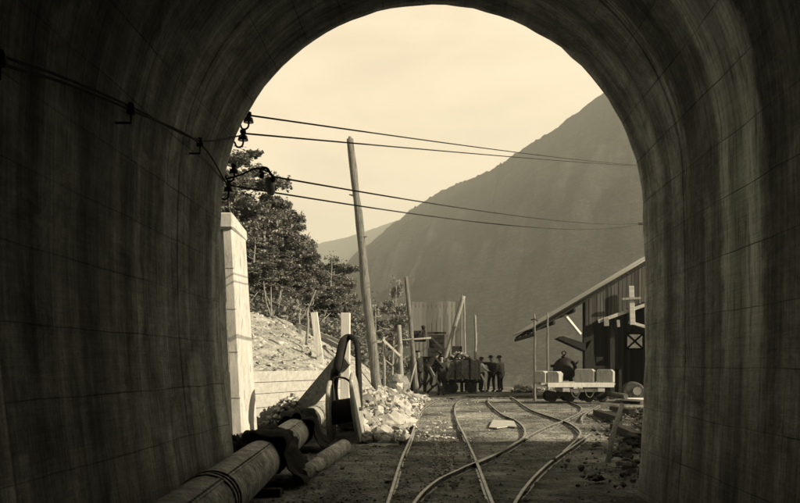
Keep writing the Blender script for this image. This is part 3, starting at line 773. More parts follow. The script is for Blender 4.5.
# ------------------------------------------------------------ board shed, staging, wagon
def boards_wall(m, x0, x1, z0, ztop, Y, w=.2, gap=.012, th=.03, jz=.03, rnd=random.Random(2)):
    x = x0
    while x < x1-.01:
        ww = min(w*rnd.uniform(.85, 1.1), x1-x); zt = ztop(x+ww/2)+rnd.uniform(-jz, jz)
        m.box((x+ww/2, Y+rnd.uniform(-.006, .006), (z0+zt)/2), (ww-gap, th, zt-z0)); x += ww
bs = empty('board_shed', Vector((.1, 47.5, -.3)), 'tall pale shed of upright boards with a flat top behind the log poles', 'shed')
xl, xr = (411-VX)/F*46, (464-VX)/F*46; zt = H+(VY-302)/F*46
m = MB(); boards_wall(m, xl, xr, -.3, lambda x: zt+.06*(x-xl)/(xr-xl), 46, .24, .03); m.build('front_wall', 'boards_pale', bs)
m = MB()
for k in range(14): m.box((xl, 46.15+k*.2, zt/2-.15), (.03, .19, zt+.3))
m.build('side_wall', 'boards_pale', bs)
m = MB()
for k in range(14): m.box((xr, 46.15+k*.2, zt/2-.15), (.03, .19, zt+.3))
m.build('side_wall', 'boards_pale', bs)
m = MB(); boards_wall(m, xl, xr, -.3, lambda x: zt, 48.85, .24); m.build('back_wall', 'boards_pale', bs)
for z in (.8, 2.6, zt-.25): MB().box(((xl+xr)/2, 46.07, z), (xr-xl-.1, .09, .12)).build('wall_rail', 'grey_wood', bs)
st = empty('loading_staging', Vector((0, 43.6, -.1)), 'dark loading staging with box hoppers in front of the pale board shed', 'staging')
def pbox(x0, x1, y0, y1, Y, d, name, mat, par, bevel=.01, planks=0):
    a, b = P(x0, y1, Y), P(x1, y0, Y); m = MB()
    if planks:
        n = planks; h = (b.z-a.z)/n
        for k in range(n): m.box(((a.x+b.x)/2, Y+d/2, a.z+h*(k+.5)), (b.x-a.x, d, h-.015), jit=.004)
    else: m.box(((a.x+b.x)/2, Y+d/2, (a.z+b.z)/2), (b.x-a.x, d, b.z-a.z))
    return m.build(name, mat, par, bevel=bevel)
pbox(413.5, 425.5, 330.5, 341.5, 43.4, .9, 'hopper', 'dark_wood', st, planks=3)
h1 = pbox(429, 444.5, 334.5, 356.5, 43.2, 1., 'hopper', 'dark_wood', st, planks=5)
pbox(428, 450, 348, 357, 43., .2, 'hopper_chute', 'dark_wood', st, planks=2)
pbox(452.5, 462, 346, 357, 43.1, .7, 'hopper', 'dark_wood', st, planks=3)
pbox(410, 464, 356.5, 358.5, 43.1, 1.2, 'deck', 'dark_wood', st)
pbox(427, 447, 358.5, 372, 43.6, .8, 'bin', 'dark_wood', st, planks=3)
pbox(450, 461, 358.5, 374, 43.8, .8, 'bin', 'dark_wood', st, planks=3)
for (qa, qb, qc, qd) in ((412, 385, 424, 359), (424, 385, 412, 359), (426, 385, 445, 359)): MB().beam(P(qa, qb, 43.2), P(qc, qd, 43.2), .1, .06, up=(0, 1, 0)).build('cross_brace', 'dark_wood', st)
MB().beam(P(427, 333, 43.15), P(449, 355, 43.0), .08, .06, up=(0, 1, 0)).build('chute_rail', 'rusty_iron', st)
MB().box(P(437, 333, 43.6), (1.0, .1, .12)).build('hopper_lip', 'dark_iron', st)
for px in (412, 425, 446, 462): MB().beam(P(px, 358, 43.3), onground(px, 43.3, 0), .16).build('leg', 'dark_wood', st)
m = MB(); m.lathe([(.13, 0), (.15, .12), (.11, .3), (.1, .7), (.13, .74), (.12, .82), (.04, .86)], P(423.5, 341, 43.5)+Vector((0, 0, .0)), seg=14)
m.build('vent_stack', 'dark_iron', st)
MB().tube([P(422.5, 330, 43.4), P(420, 335, 43.3), P(417, 331, 43.3)], .04, 6).build('lever', 'dark_iron', st)

def wheel(m, c, r, w, axis, spokes=6, hubr=.06):
    m.lathe([(r*.78, -w/2), (r*1.07, -w/2), (r*1.07, -w*.25), (r, -w*.2), (r, w/2), (r*.78, w/2)], c, axis, 22)
    m.lathe([(hubr, -w*.7), (hubr, w*.7)], c, axis, 10)
    ax_ = Vector(axis).normalized(); up = Vector((0, 0, 1)); s1 = ax_.cross(up).normalized()
    for k in range(spokes):
        a = 2*PI*k/spokes; d = s1*math.cos(a)+up*math.sin(a)
        m.beam(Vector(c)+d*hubr*.8, Vector(c)+d*r*.82, .05, w*.5, up=ax_)
Yw = 40.2
wg = empty('ballast_wagon', Vector(((463-VX)/F*Yw, Yw+1, -.09)), 'low wooden wagon heaped with spoil beside the dark figures', 'wagon')
x0, x1 = (446-VX)/F*Yw, (479-VX)/F*Yw; z0, z1 = H+(VY-379)/F*Yw, H+(VY-360)/F*Yw
for yy, nm in ((Yw, 'side_board'), (Yw+2.2, 'side_board')):
    for k in range(4):
        h = (z1-z0)/4; MB().box(((x0+x1)/2, yy, z0+h*(k+.5)), (x1-x0, .06, h-.02), jit=.006).build(nm, 'wagon_wood', wg)
for xx in (x0, x1): MB().box((xx+(.04 if xx == x1 else -.04), Yw+1.1, (z0+z1)/2), (.07, 2.3, z1-z0+.04)).build('end_board', 'wagon_wood', wg)
for k in range(5): MB().box((lerp(x0+.1, x1-.1, k/4), Yw-.07, (z0+z1)/2-.03), (.1, .08, z1-z0+.12)).build('stanchion', 'dark_wood' if k % 2 else 'wagon_wood', wg)
MB().beam((x0+.15, Yw-.12, z0+.05), (x0+.75, Yw-.12, z1), .07, .05, up=(0, 1, 0)).build('diagonal_strap', 'rusty_iron', wg)
MB().beam((x0+.2, Yw-.12, z1-.05), (x0+.95, Yw-.12, z0+.02), .06, .05, up=(0, 1, 0)).build('diagonal_strap', 'rusty_iron', wg)
MB().box(((x0+x1)/2, Yw+1.1, z0-.12), (x1-x0+.5, .9, .18)).build('underframe', 'dark_wood', wg, bevel=.01)
for yy in (Yw+.35, Yw+1.45):
    for xx in (x0+.35, x1-.4):
        m = MB(); wheel(m, (xx, yy, .26), .26, .1, (0, 1, 0)); m.build('wheel', 'dark_iron', wg)
for xx in (x0+.35, x1-.4): MB().tube([(xx, Yw+.3, .26), (xx, Yw+1.5, .26)], .045, 8).build('axle', 'dark_iron', wg)
MB().box((x0+.1, Yw+.2, .12), (.5, .3, .22), jit=.02).build('brake_block', 'dark_iron', wg)
MB().tube([(x0-.1, Yw-.05, .75), (x0-.7, Yw-.15, .25), (x0-.95, Yw-.15, .02)], .05, 8).build('drawbar', 'dark_wood', wg)
MB().tube([(x1+.1, Yw, .95), (x1+.28, Yw-.05, .6), (x1+.3, Yw-.05, .1)], .045, 8).build('hand_brake', 'white_wood', wg)
sp = []
M['spoil_dull'] = rockmat('dull_wet_spoil', .06, .26)
for i in range(340):
    x = rnd.uniform(x0+.05, x1-.1); t = (x-x0)/(x1-x0)
    sp.append((Vector((x, Yw+rnd.uniform(.1, 2.1), z1-.05+.42*math.sin(PI*clamp(t*1.25))**.8*rnd.random()**.4)), .05+.09*rnd.random()))
tag(rocks(sp, 22).build('spoil_load', 'spoil_dull'), 'heaped rock and clay load in the wooden wagon', kind='stuff')

# ------------------------------------------------------------ right: shed, trolley, boiler and clutter
Ys = 34.
sh = empty('lean_to_shed', Vector((6.5, Ys+2, -.1)), 'weathered workshop shed, boards darkened for shade, with a long sloping roof on the right', 'shed')
e0 = P(532, 329.5, Ys-1.2); e1 = P(690, 235, Ys-1.2)
def roofz(x, o=0): return lerp(e0.z, e1.z, (x-e0.x)/(e1.x-e0.x))+o
m = MB(); bm = m.bm; n = 150; va = []; L = 8.6
for i in range(n+1):                                   # corrugated sheets run down the slope
    yy = Ys-1.2+L*i/n; cz = .022*math.sin(i*1.9); va.append([bm.verts.new((e0.x, yy, e0.z+cz+.05)), bm.verts.new((e1.x, yy, e1.z+cz+.05))])
for i in range(n): bm.faces.new((va[i][0], va[i][1], va[i+1][1], va[i+1][0])).smooth = True
o = m.build('roof', 'corrugated', sh); md = o.modifiers.new('t', 'SOLIDIFY'); md.thickness = .02
MB().beam(e0+Vector((0, .02, .0)), e1+Vector((0, .02, 0)), .04, .07, up=(0, 1, 0)).build('barge_board', 'dark_wood', sh)
for yy in (Ys-1.0, Ys+1.2, Ys+3.5, Ys+6): MB().beam((e0.x+.05, yy, e0.z-.1), (e1.x, yy, e1.z-.1), .09, .2, up=(0, 1, 0)).build('rafter', 'dark_wood', sh)
for t in (.02, .14, .27):
    x = lerp(e0.x, e1.x, t); MB().box((x, Ys+3, roofz(x)-.26), (.09, L-.3, .14)).build('purlin', 'dark_wood', sh)
wx = (585-VX)/F*Ys; wr = (690-VX)/F*Ys
m = MB(); rr = random.Random(7); x = wx
while x < wr:
    ww = .17*rr.uniform(.85, 1.1); zb_ = H+(VY-lerp(326, 300, clamp((x-wx)/((647-VX)/F*Ys-wx), 0, 1.6)))/F*Ys; zt_ = roofz(x+ww/2)-.06
    m.box((x+ww/2, Ys+rr.uniform(-.008, .008), (zb_+zt_)/2), (ww-.02, .03, zt_-zb_)); x += ww
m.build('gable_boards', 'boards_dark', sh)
a, b = P(598, 321.5, Ys-.1), P(690, 289, Ys-.1); MB().beam(a, b, .14, .2, up=(0, 1, 0), jit=.006).build('wall_beam', 'plank_x', sh)
a, b = P(629, 322, Ys-.22), P(672, 335, Ys-.2); MB().beam(a, b, .12, .22, up=(0, 1, 0)).build('lower_brace', 'plank_x', sh)
MB().beam(P(632.5, 325, Ys-.3), P(631, 286, Ys-.3), .22, .14).build('king_post', 'plank_x', sh, bevel=.01)
MB().beam(P(622, 299, Ys-.42), P(641, 298, Ys-.42), .09, .09).build('cross_piece', 'grey_wood', sh)
MB().beam(P(606, 318, Ys-.2), P(606.5, 326, Ys-.2), .2, .12).build('beam_end', 'grey_wood', sh)
MB().beam(P(618, 320, Ys-.2), P(618.5, 327, Ys-.2), .12, .1).build('beam_end', 'grey_wood', sh)
MB().beam(P(564.5, 315, Ys-.6), P(580, 334, Ys-.2), .16, .09).build('roof_brace', 'white_wood', sh)
MB().beam(P(588, 299, Ys+.2), onground(588, Ys+.2, 0), .42, .3).build('corner_post', 'dark_wood', sh)
for px in (612, 647, 676): MB().beam(P(px, 322, Ys+.1), onground(px, Ys+.1, 0), .2).build('wall_post', 'dark_wood', sh)
m = MB()                                               # back wall of the shed with the light opening in it
yb = Ys+6.2; xb0, xb1 = (584-VX)/F*yb, (720-VX)/F*yb
wx0, wx1, wz0, wz1 = (626-VX)/F*yb, (643-VX)/F*yb, H+(VY-349)/F*yb, H+(VY-333.5)/F*yb
for a_, b_, c_, d_ in ((xb0, wx0, -.3, 0), (wx1, xb1, -.3, 0), (wx0, wx1, -.3, wz0), (wx0, wx1, wz1, 0)):
    x = a_
    while x < b_-.01:
        ww = min(.2, b_-x); t_ = d_ if d_ else roofz(x+ww/2)-.08; m.box((x+ww/2, yb, (c_+t_)/2), (ww-.004, .03, t_-c_)); x += ww
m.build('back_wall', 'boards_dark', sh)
wn_ = MB()
for a_, b_ in (((wx0, wz0), (wx1, wz0)), ((wx0, wz1), (wx1, wz1)), ((wx0, wz0), (wx0, wz1)), ((wx1, wz0), (wx1, wz1)), ((wx0, wz0), (wx1, wz1)), ((wx0, wz1), (wx1, wz0))):
    wn_.beam((a_[0], yb-.06, a_[1]), (b_[0], yb-.06, b_[1]), .09, .07, up=(0, 1, 0))
wn_.build('window_frame', 'dark_wood', sh)
m = MB(); x = wr+.6
for k in range(36): m.box((x, Ys-.0+k*.18, roofz(x)/2-.2), (.03, .17, roofz(x)))
m.build('side_wall', 'boards_dark', sh)
MB().prism([P(558, 338.5, Ys-.3), P(563, 336, Ys-.3), P(586, 343.5, Ys-.3), P(586, 351, Ys-.3)], (0, 1.1, 0)).build('chute', 'dark_wood', sh)
for k, (px, top, lab) in enumerate(((534.5, 314, 'outer crooked round post under the shed eave'), (547.5, 313.5, 'inner crooked round post under the shed eave'))):
    Y = Ys-1.35+k*.0; a = onground(px+.3, Y, 0)
    pole('roof_post', lab, (a, P(px, top, Y)), .06, .035, 'post_wood', 'round posts under the shed eave', bend=.012)
m = MB(); m.tube([P(531, 320, Ys-1.45), P(534.5, 319, Ys-1.45), P(538, 321, Ys-1.45)], .03, 6); 
m.build('cross_pin', 'dark_iron', sh)
# things standing in the dark of the shed
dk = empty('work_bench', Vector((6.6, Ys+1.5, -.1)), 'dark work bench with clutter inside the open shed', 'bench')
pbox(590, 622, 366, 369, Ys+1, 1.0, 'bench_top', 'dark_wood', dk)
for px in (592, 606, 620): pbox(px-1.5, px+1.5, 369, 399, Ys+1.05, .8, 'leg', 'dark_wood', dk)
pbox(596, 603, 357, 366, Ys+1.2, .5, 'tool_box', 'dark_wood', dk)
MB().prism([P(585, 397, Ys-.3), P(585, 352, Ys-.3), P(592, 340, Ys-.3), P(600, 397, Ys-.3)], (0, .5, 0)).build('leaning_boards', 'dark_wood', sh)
# flat trolley
Yt = 30.
fc = empty('flat_trolley', Vector(((588-VX)/F*Yt, Yt+.9, -.09)), 'low flat rail trolley with a pale timber deck beside the shed', 'trolley')
def X_(px, Y): return (px-VX)/F*Y
dx0, dx1 = X_(541, Yt), X_(615, Yt); zd = H+(VY-384)/F*Yt
m = MB()
for k in range(9): m.box(((dx0+dx1)/2+R(-.02, .02), Yt+.1+k*.2, zd), (dx1-dx0, .185, .09), jit=.004)
m.build('deck', 'plank_x', fc)
MB().box(((dx0+dx1)/2+.1, Yt-.04, zd-.035), (dx1-dx0-.3, .07, .17), jit=.004).build('side_beam', 'white_wood', fc)
MB().box(((dx0+dx1)/2+.1, Yt+1.84, zd-.035), (dx1-dx0-.3, .07, .17)).build('side_beam', 'white_wood', fc)
for px in (566, 601): MB().box((X_(px, Yt), Yt+.95, zd-.2), (.26, 2.0, .2)).build('bolster', 'plank_x', fc, bevel=.01)
MB().box((X_(583, Yt), Yt+.1, zd-.24), (1.25, .1, .12)).build('lower_beam', 'white_wood', fc)
for yy in (Yt+.35, Yt+1.42):
    for px in (553, 571, 590, 604):
        m = MB(); wheel(m, (X_(px, Yt), yy, .2), .2, .09, (0, 1, 0), 5); m.build('wheel', 'dark_iron', fc)
MB().box((X_(560, Yt), Yt+.25, .3), (1.0, .12, .16)).build('axle_frame', 'dark_wood', fc)
MB().box((X_(597, Yt), Yt+.25, .3), (.8, .12, .16)).build('axle_frame', 'dark_wood', fc)
for px in (576, 590): MB().tube(catmull([P(px-6, 389, Yt-.12), P(px-3, 396, Yt-.12), P(px+1, 397, Yt-.12), P(px+5, 389.5, Yt-.12)], 5), .025, 6).build('hanging_chain', 'rusty_iron', fc)
zt_ = zd+.05
for (xa, xb, ytop, yy, d, lab) in ((538, 549, 371, Yt+.15, .8, 'darkest upright concrete block at the left end of the trolley'), (551, 563, 371.5, Yt+.1, .9, 'second upright block from the left on the trolley with a bright edge'),
                                   (577, 596, 369, Yt+.5, .5, 'wider upright block standing near the middle of the trolley'), (599, 615.5, 369.5, Yt+.3, .55, 'rightmost upright block on the trolley beside the dark shed')):
    a, b = X_(xa, yy), X_(xb, yy); zz = H+(VY-ytop)/F*yy; c = .09
    m = MB(); m.prism([(a, yy, zt_), (b, yy, zt_), (b, yy, zz-c), (b-c, yy, zz), (a+.03, yy, zz), (a, yy, zz-.05)], (0, d, 0))
    cc = Vector(((a+b)/2, yy+d/2, 0)); rt = Matrix.Rotation(-.33, 3, 'Z')
    for v in m.bm.verts: v.co = cc+rt @ (v.co-cc)
    tag(m.build('concrete_block', 'block', bevel=.012), lab, 'block', 'upright blocks on the flat trolley')
# boiler
bo = empty('boiler', onground(565, 35.5, -.05), 'round dark boiler with a ring on top standing behind the trolley', 'boiler')
c = P(565, 369, 35.5); r = .54
prof_b = [(r*math.sin(PI*k/14)*(1 if .2 < k/14 < .95 else .98), -r*.95*math.cos(PI*k/14)) for k in range(15)]
MB().lathe(prof_b, c, (0, 0, 1), 28).build('shell', 'dark_iron', bo)
m = MB(); m.lathe([(.12, 0), (.13, .06), (.06, .09), (.05, .14)], c+Vector((-.05, 0, .49)), seg=14); m.build('filler_cap', 'dark_iron', bo)
m = MB(); m.tube([c+Vector((-.05+.085*math.cos(a), 0, .71+.085*math.sin(a))) for a in [2*PI*k/14-.5*PI for k in range(15)]], .025, 6); m.build('lifting_ring', 'dark_iron', bo)
MB().tube([c+Vector((-.4, -.1, .12)), c+Vector((-.66, -.1, .14))], .06, 8).build('spout', 'dark_iron', bo)
MB().tube([c+Vector((.42, -.1, .2)), c+Vector((.62, -.1, .36))], .05, 8).build('outlet', 'dark_iron', bo)
for k in range(4):
    a = PI/4+k*PI/2; MB().beam(c+Vector((.34*math.cos(a), .34*math.sin(a), -.3)), Vector((c.x+.45*math.cos(a), c.y+.45*math.sin(a), -.15)), .08).build('leg', 'dark_iron', bo)
# pipe end, beam, boards, bar
pe = empty('iron_drum', onground(634, 31, -.1), 'dark iron drum seen end on at the right edge of the opening', 'drum')
m = MB(); m.lathe([(.36, 0), (.43, 0), (.43, .9), (.36, .9)], P(634, 393, 31)+Vector((0, 0, .0)), (0.15, 1, 0), 28); m.build('rim', 'rusty_iron', pe)
m = MB(); m.lathe([(.355, .0), (.355, .05), (.01, .05)], P(634, 393, 31)+Vector((0, .1, 0)), (.15, 1, 0), 24); m.build('end_plate', 'dark_iron', pe)
m = MB(); m.lathe([(.16, -.1), (.16, .05)], P(637, 391, 31), (.15, 1, 0), 16); m.build('hub', 'grey_wood', pe)
m = MB(); m.tube([P(603, 393, 30.5), P(626, 396.5, 29.2)], .1, 14); tag(m.build('iron_pipe', 'rusty_iron'), 'dark pipe lying between the trolley and the iron drum', 'pipe')
m = MB(); m.prism([G(622, 400.5, .05), G(646, 402, .05), G(646, 398, .05), G(625, 397, .05)], (0, 0, .08)); tag(m.build('loose_board', 'white_wood'), 'short bright board lying in front of the iron drum', 'board')
m = MB(); m.tube([Vector((X_(607, 12.0), 12.0, -.13)), P(613, 434, 12.4), P(622, 405, 13)], [.045, .042, .038], 10)
tag(m.build('leaning_bar', 'post_grain'), 'slender round pole leaning back at the right side of the yard', 'pole')
for (x0_, y0_, x1_, y1_, lab) in ((596, 412, 618, 419, 'dark timber lying across the ground right of the sidings'), (612, 408, 632, 412, 'dark timber lying nearest to the iron drum'), (614, 426, 640, 437, 'dark timber at the foot of the leaning pole')):
    m = MB(); m.beam(G(x0_, y0_, .03), G(x1_, y1_, .06), .18, .14, jit=.01); tag(m.build('timber_baulk', 'dark_wood'), lab, 'timber', 'timbers on the right side')
m = MB()
for k in range(4): m.ball(Vector((3.1+.1*k, 13.25+.12*k, -.03+.08*(k % 3))), .14, (1, .8, .8), 3, .5)
tag(m.build('rock_heap', 'rubble_dark'), 'low dark rock heap under the leaning pole', 'rock heap')

# ------------------------------------------------------------ insulators and wires
ins = [(248.5, 119, 9.3), (243, 137, 9.28), (234, 171, 9.26), (228.5, 189, 9.24)]
labs = ['topmost bell insulator hooked on the left edge of the arch', 'second bell insulator from the top on the left edge of the arch', 'third bell insulator from the top beside the treetops', 'lowest bell insulator just above the pillar cap']
tips = []
for (px, py, Y), lab in zip(ins, labs):
    c = P(px, py, Y); e = empty('insulator', c, lab, 'insulator', 'insulators on the arch edge')
    MB().lathe([(.02, .085), (.034, .08), (.036, .05), (.026, .042), (.026, .03), (.05, .01), (.058, -.03), (.06, -.04), (.03, -.035)], c, seg=18).build('bell', 'porcelain', e)
    MB().tube(catmull([c+Vector((0, 0, 0)), c+Vector((0, 0, -.08)), c+Vector((-.03, 0, -.115)), c+Vector((-.075, 0, -.11)), c+Vector((-.1, -.01, -.06)), c+Vector((-.16, -.02, -.05)), c+Vector((-.3, -.03, -.05))], 5), .011, 8).build('hook', 'dark_iron', e)
    tips.append(c+Vector((.03, 0, .04)))
pw = empty('power_pole', Vector((12.7, 45, -.3)), 'power pole that carries the four wires behind the right wall of the arch', 'power pole')
px_ = X_(655, 45); MB().log(Vector((px_, 45, -.5)), Vector((px_, 45, 13.6)), .2, .13).build('shaft', 'post_wood', pw)
for z_ in (H+(365-166)/F*45, H+(365-222)/F*45): MB().box((px_, 44.9, z_-.12), (1.9, .12, .12)).build('crossarm', 'dark_wood', pw)
def wire(name, pts, r, label, group):
    m = MB(); m.tube(pts, r, 6); return tag(m.build(name, 'wire', org=pts[0]), label, 'wire', group)
def span(a, b, sag, n=40): return [a.lerp(b, i/n)-Vector((0, 0, sag*4*(i/n)*(1-i/n))) for i in range(n+1)]
sh_a = P(262, 169, 9.3); sh_b = P(275, 177, 9.35)
ends = [P(648, 165.5, 45), P(652, 166.5, 45), P(652, 222, 45), P(648, 222, 45)]
wl_ = ['highest of the four overhead wires crossing the sky', 'second overhead wire from the top crossing the sky', 'third overhead wire, starting at the hanging shackle', 'lowest of the four overhead wires crossing the sky']
st_ = [tips[0], tips[1], sh_b, tips[3]]
# sag chosen so that each wire passes where the photo shows it over the leaning pole
for i in range(4):
    wire('overhead_wire', span(st_[i], ends[i], (.1, .05, .3, .46)[i]), .011, wl_[i], 'overhead wires')
wire('jumper_wire', catmull([P(226, 179, 9.2), P(240, 175, 9.25), P(254, 169, 9.3), sh_a, P(268, 172, 9.3)], 5), .011, 'short thick jumper wire rising from the arch edge to the hanging shackle', 'overhead wires')
sk = empty('shackle_insulator', P(268, 175, 9.32), 'dark shackle insulator hanging on the third wire against the treetops', 'insulator')
m = MB(); m.tube(catmull([P(260, 173, 9.32), P(262, 168, 9.32), P(267, 168.5, 9.32), P(270, 173, 9.32), P(274, 178, 9.32), P(273, 181, 9.32)], 5), .016, 8); m.build('clevis', 'dark_iron', sk)
m = MB(); m.lathe([(.02, .05), (.035, .04), (.022, .02), (.034, 0), (.02, -.03)], P(261.5, 176, 9.32), (.3, 0, 1), 14); m.lathe([(.02, .05), (.035, .04), (.022, .02), (.034, 0), (.02, -.03)], P(272.5, 180, 9.32), (.3, 0, 1), 14); m.build('spool', 'porcelain', sk)
m = MB(); m.lathe([(.02, .1), (.05, .07), (.055, -.04), (.04, -.1), (.015, -.12)], P(270, 187, 9.34), (.2, 0, -1), 16); m.build('weight', 'concrete_pale', sk)
for s_, lab in ((1, 'upper wire strung along the left tunnel wall'), (3, 'lower wire strung along the left tunnel wall')):
    o = 0 if s_ == 1 else .09
    wire('tunnel_wire', catmull([tips[s_]+Vector((-.03, 0, -.02)), P(200, 140+o*40, 7.75), P(130, 106+o*40, 6.05), P(60, 76+o*60, 5.0), P(0, 55+o*90, 4.25), P(-160, -10+o*90, 3.1), Vector((-2.22, 0, 3.0-o)), Vector((-2.22, -8, 3.-o))], 6), .009, lab, 'wires on the tunnel wall')
for (px, py, Y, lab) in ((131, 107, 6.05, 'wire bracket deeper inside on the left tunnel wall'), (200, 141, 7.75, 'wire bracket nearer the mouth on the left tunnel wall'), (0, 56, 4.25, 'wire bracket at the left edge of the view on the tunnel wall')):
    c = P(px, py, Y); m = MB(); m.tube([c+Vector((.0, 0, .03)), c+Vector((.0, 0, -.12)), c+Vector((-.25, 0, -.12))], .01, 6); m.lathe([(.02, .03), (.03, .0), (.035, -.05), (.01, -.05)], c, seg=12)
    tag(m.build('wire_bracket', 'dark_iron'), lab, 'bracket', 'wire brackets in the tunnel')

# ------------------------------------------------------------ trees
def leaf_clump(m, c, rx, rz, n, rnd, size):
    bm = m.bm
    for _ in range(n):
        a = rnd.uniform(0, 2*PI); q = rnd.random()**.45; rr = rx*q; z = rnd.gauss(0, .45)*rz
        p = c+Vector((rr*math.cos(a), rr*math.sin(a), z-.25*rz*q*q))
        s = size*rnd.uniform(.6, 1.5)
        n1 = Vector((rnd.gauss(0, 1), rnd.gauss(0, 1), rnd.gauss(0, .55))).normalized(); n2 = n1.cross(Vector((rnd.gauss(0, .5), rnd.gauss(0, .5), 1))).normalized()
        bm.faces.new([bm.verts.new(p+n1*s), bm.verts.new(p+n2*s*.6), bm.verts.new(p-n1*s*.8), bm.verts.new(p-n2*s*.55)])
def make_tree(seed, hgt=9., spread=2.6, tiers=9, leafn=130, size=.12, low=.3, name='beech_tree', open_=0.):
    rnd = random.Random(seed); root = empty(name, (0, 0, 0))
    tr = MB(); cr = MB(); lean = Vector((rnd.uniform(-.1, .1), rnd.uniform(-.08, .08), 1))
    pts = [Vector((lean.x*hgt*t+.18*noise.noise(Vector((t*4, seed, 0)))*hgt*.3, lean.y*hgt*t, hgt*t*.97)) for t in [i/9 for i in range(10)]]
    tr.tube(pts, [lerp(.2, .03, i/9)*hgt/9 for i in range(10)], 8)
    for k in range(tiers):
        t = low+(1-low)*(k+.5*rnd.random())/tiers; i = min(8, int(t*9)); base = pts[i].lerp(pts[i+1], t*9-i)
        w = spread*(math.sin(PI*(.18+.74*(t-low)/(1-low)))**.8)*rnd.uniform(.75, 1.15)
        for b in range(rnd.randint(2, 4)):
            a = rnd.uniform(0, 2*PI); L = w*rnd.uniform(.5, 1.); tip = base+Vector((math.cos(a)*L, math.sin(a)*L, L*rnd.uniform(.05, .45)))
            mid = base.lerp(tip, .5)+Vector((rnd.uniform(-.15, .15), rnd.uniform(-.15, .15), -.06*L))
            tr.tube([base, mid, tip], [.055*hgt/9, .035*hgt/9, .012], 5)
            if rnd.random() < open_: continue
            for q in range(rnd.randint(3, 5)):
                f = rnd.uniform(.35, 1.05); c = base.lerp(tip, f)+Vector((rnd.gauss(0, .22), rnd.gauss(0, .22), rnd.gauss(.08, .12)))*w*.35
                rx = w*rnd.uniform(.14, .34); leaf_clump(cr, c, rx, rx*rnd.uniform(.3, .6), int(leafn*rx*rx*3.4)+30, rnd, size)
    leaf_clump(cr, pts[-1], spread*.26, spread*.2, 90, rnd, size)
    tr.build('trunk', 'bark', root); cr.build('crown', 'leaf', root, fixn=False)
    return root
protos = [make_tree(s, 9., sp_, ti, 190, .11, lo_, open_=op) for s, sp_, ti, lo_, op in ((11, 2.6, 12, .22, .08), (23, 2.2, 11, .16, .15), (35, 2.8, 10, .3, .2), (47, 2.3, 12, .12, .08), (59, 2.6, 6, .42, .35))]
kids = {}
for o in list(bpy.data.objects):
    if o.parent: kids.setdefault(o.parent, []).append(o)
spots = [  # photo x, photo y of the top, distance, prototype, label
 (238, 148, 38, 0, 'tallest beech tree rising behind the pillar at the arch edge'),
 (226, 176, 34, 1, 'beech tree half hidden by the arch edge behind the pillar'),
 (262, 178, 40, 3, 'second tallest beech tree, right of the pillar cap'),
 (278, 199, 43, 2, 'beech tree whose top stands just under the lowest wire'),
 (294, 216, 46, 0, 'beech tree left of the bare branch on the skyline'),
 (250, 236, 33.5, 2, 'shorter beech tree close behind the pillar'),
 (275, 252, 36, 1, 'short dense beech tree above the top of the soil bank'),
 (312, 247, 52, 3, 'beech tree below the bare branch on the skyline'),
 (328, 254, 57, 2, 'flat topped beech tree below the far ridge'),
 (300, 268, 42, 1, 'small beech tree behind the leaning white post'),
 (341, 262, 62, 0, 'rounded beech tree stepping down toward the big pole'),
 (325, 287, 46, 3, 'low bushy beech tree above the handrail boards'),
 (352, 279, 64, 4, 'open beech tree just left of the big pole'),
 (346, 300, 52, 1, 'low beech tree behind the tall white post'),
 (388, 280, 78, 4, 'lone beech tree with flat tiers right of the big pole'),
 (371, 298, 90, 2, 'pale distant beech tree behind the big pole'),
 (362, 318, 74, 3, 'low distant beech tree left of the foot of the big pole'),
 
 (394, 326, 95, 0, 'farthest small beech tree behind the pole frame'),
 (243, 196, 48, 3, 'beech tree deep in the wood behind the tallest one'),
 (300, 240, 60, 4, 'open beech tree deep in the wood at its middle'),
 (214, 168, 44, 2, 'beech tree beyond the left edge of the arch'),
 (256, 205, 52, 1, 'beech tree in the second row behind the pillar cap'), (270, 222, 56, 3, 'beech tree in the second row right of the pillar cap'),
 (286, 236, 58, 1, 'beech tree in the second row left of the bare branch'), (318, 268, 60, 1, 'dense beech tree under the bare branch'),
 (334, 276, 66, 3, 'dense beech tree in the back row left of the big pole'), (290, 262, 50, 3, 'beech tree in the middle of the wood'),
 (262, 262, 44, 0, 'beech tree low in the wood right of the pillar'), (349, 290, 70, 1, 'back row beech tree touching the big pole'),
 (308, 284, 49, 2, 'small beech tree above the leaning white post'), (336, 300, 58, 0, 'small beech tree above the tall white post'),
 (240, 222, 42, 3, 'beech tree filling the gap beside the pillar'), (276, 282, 39, 2, 'lowest beech tree at the top of the soil bank')]
rnd = random.Random(77); used = set()
for px, py, Y, k, lab in spots:
    X = X_(px, Y); gz = ground_z(X, Y)-.2; top = H+(VY-py)/F*Y; hh = max(3.0, top-gz)
    o = protos[k] if k not in used else copy_tree(protos[k], kids); used.add(k)
    s = hh/9.0; o.location = (X, Y, gz); o.scale = (max(s, .62)*rnd.uniform(.8, 1.)*(.62 if px > 355 else 1),)*2+(s,); o.rotation_euler = (0, 0, rnd.uniform(0, 6.28))
    tag(o, lab, 'tree', 'beech trees on the left hillside')
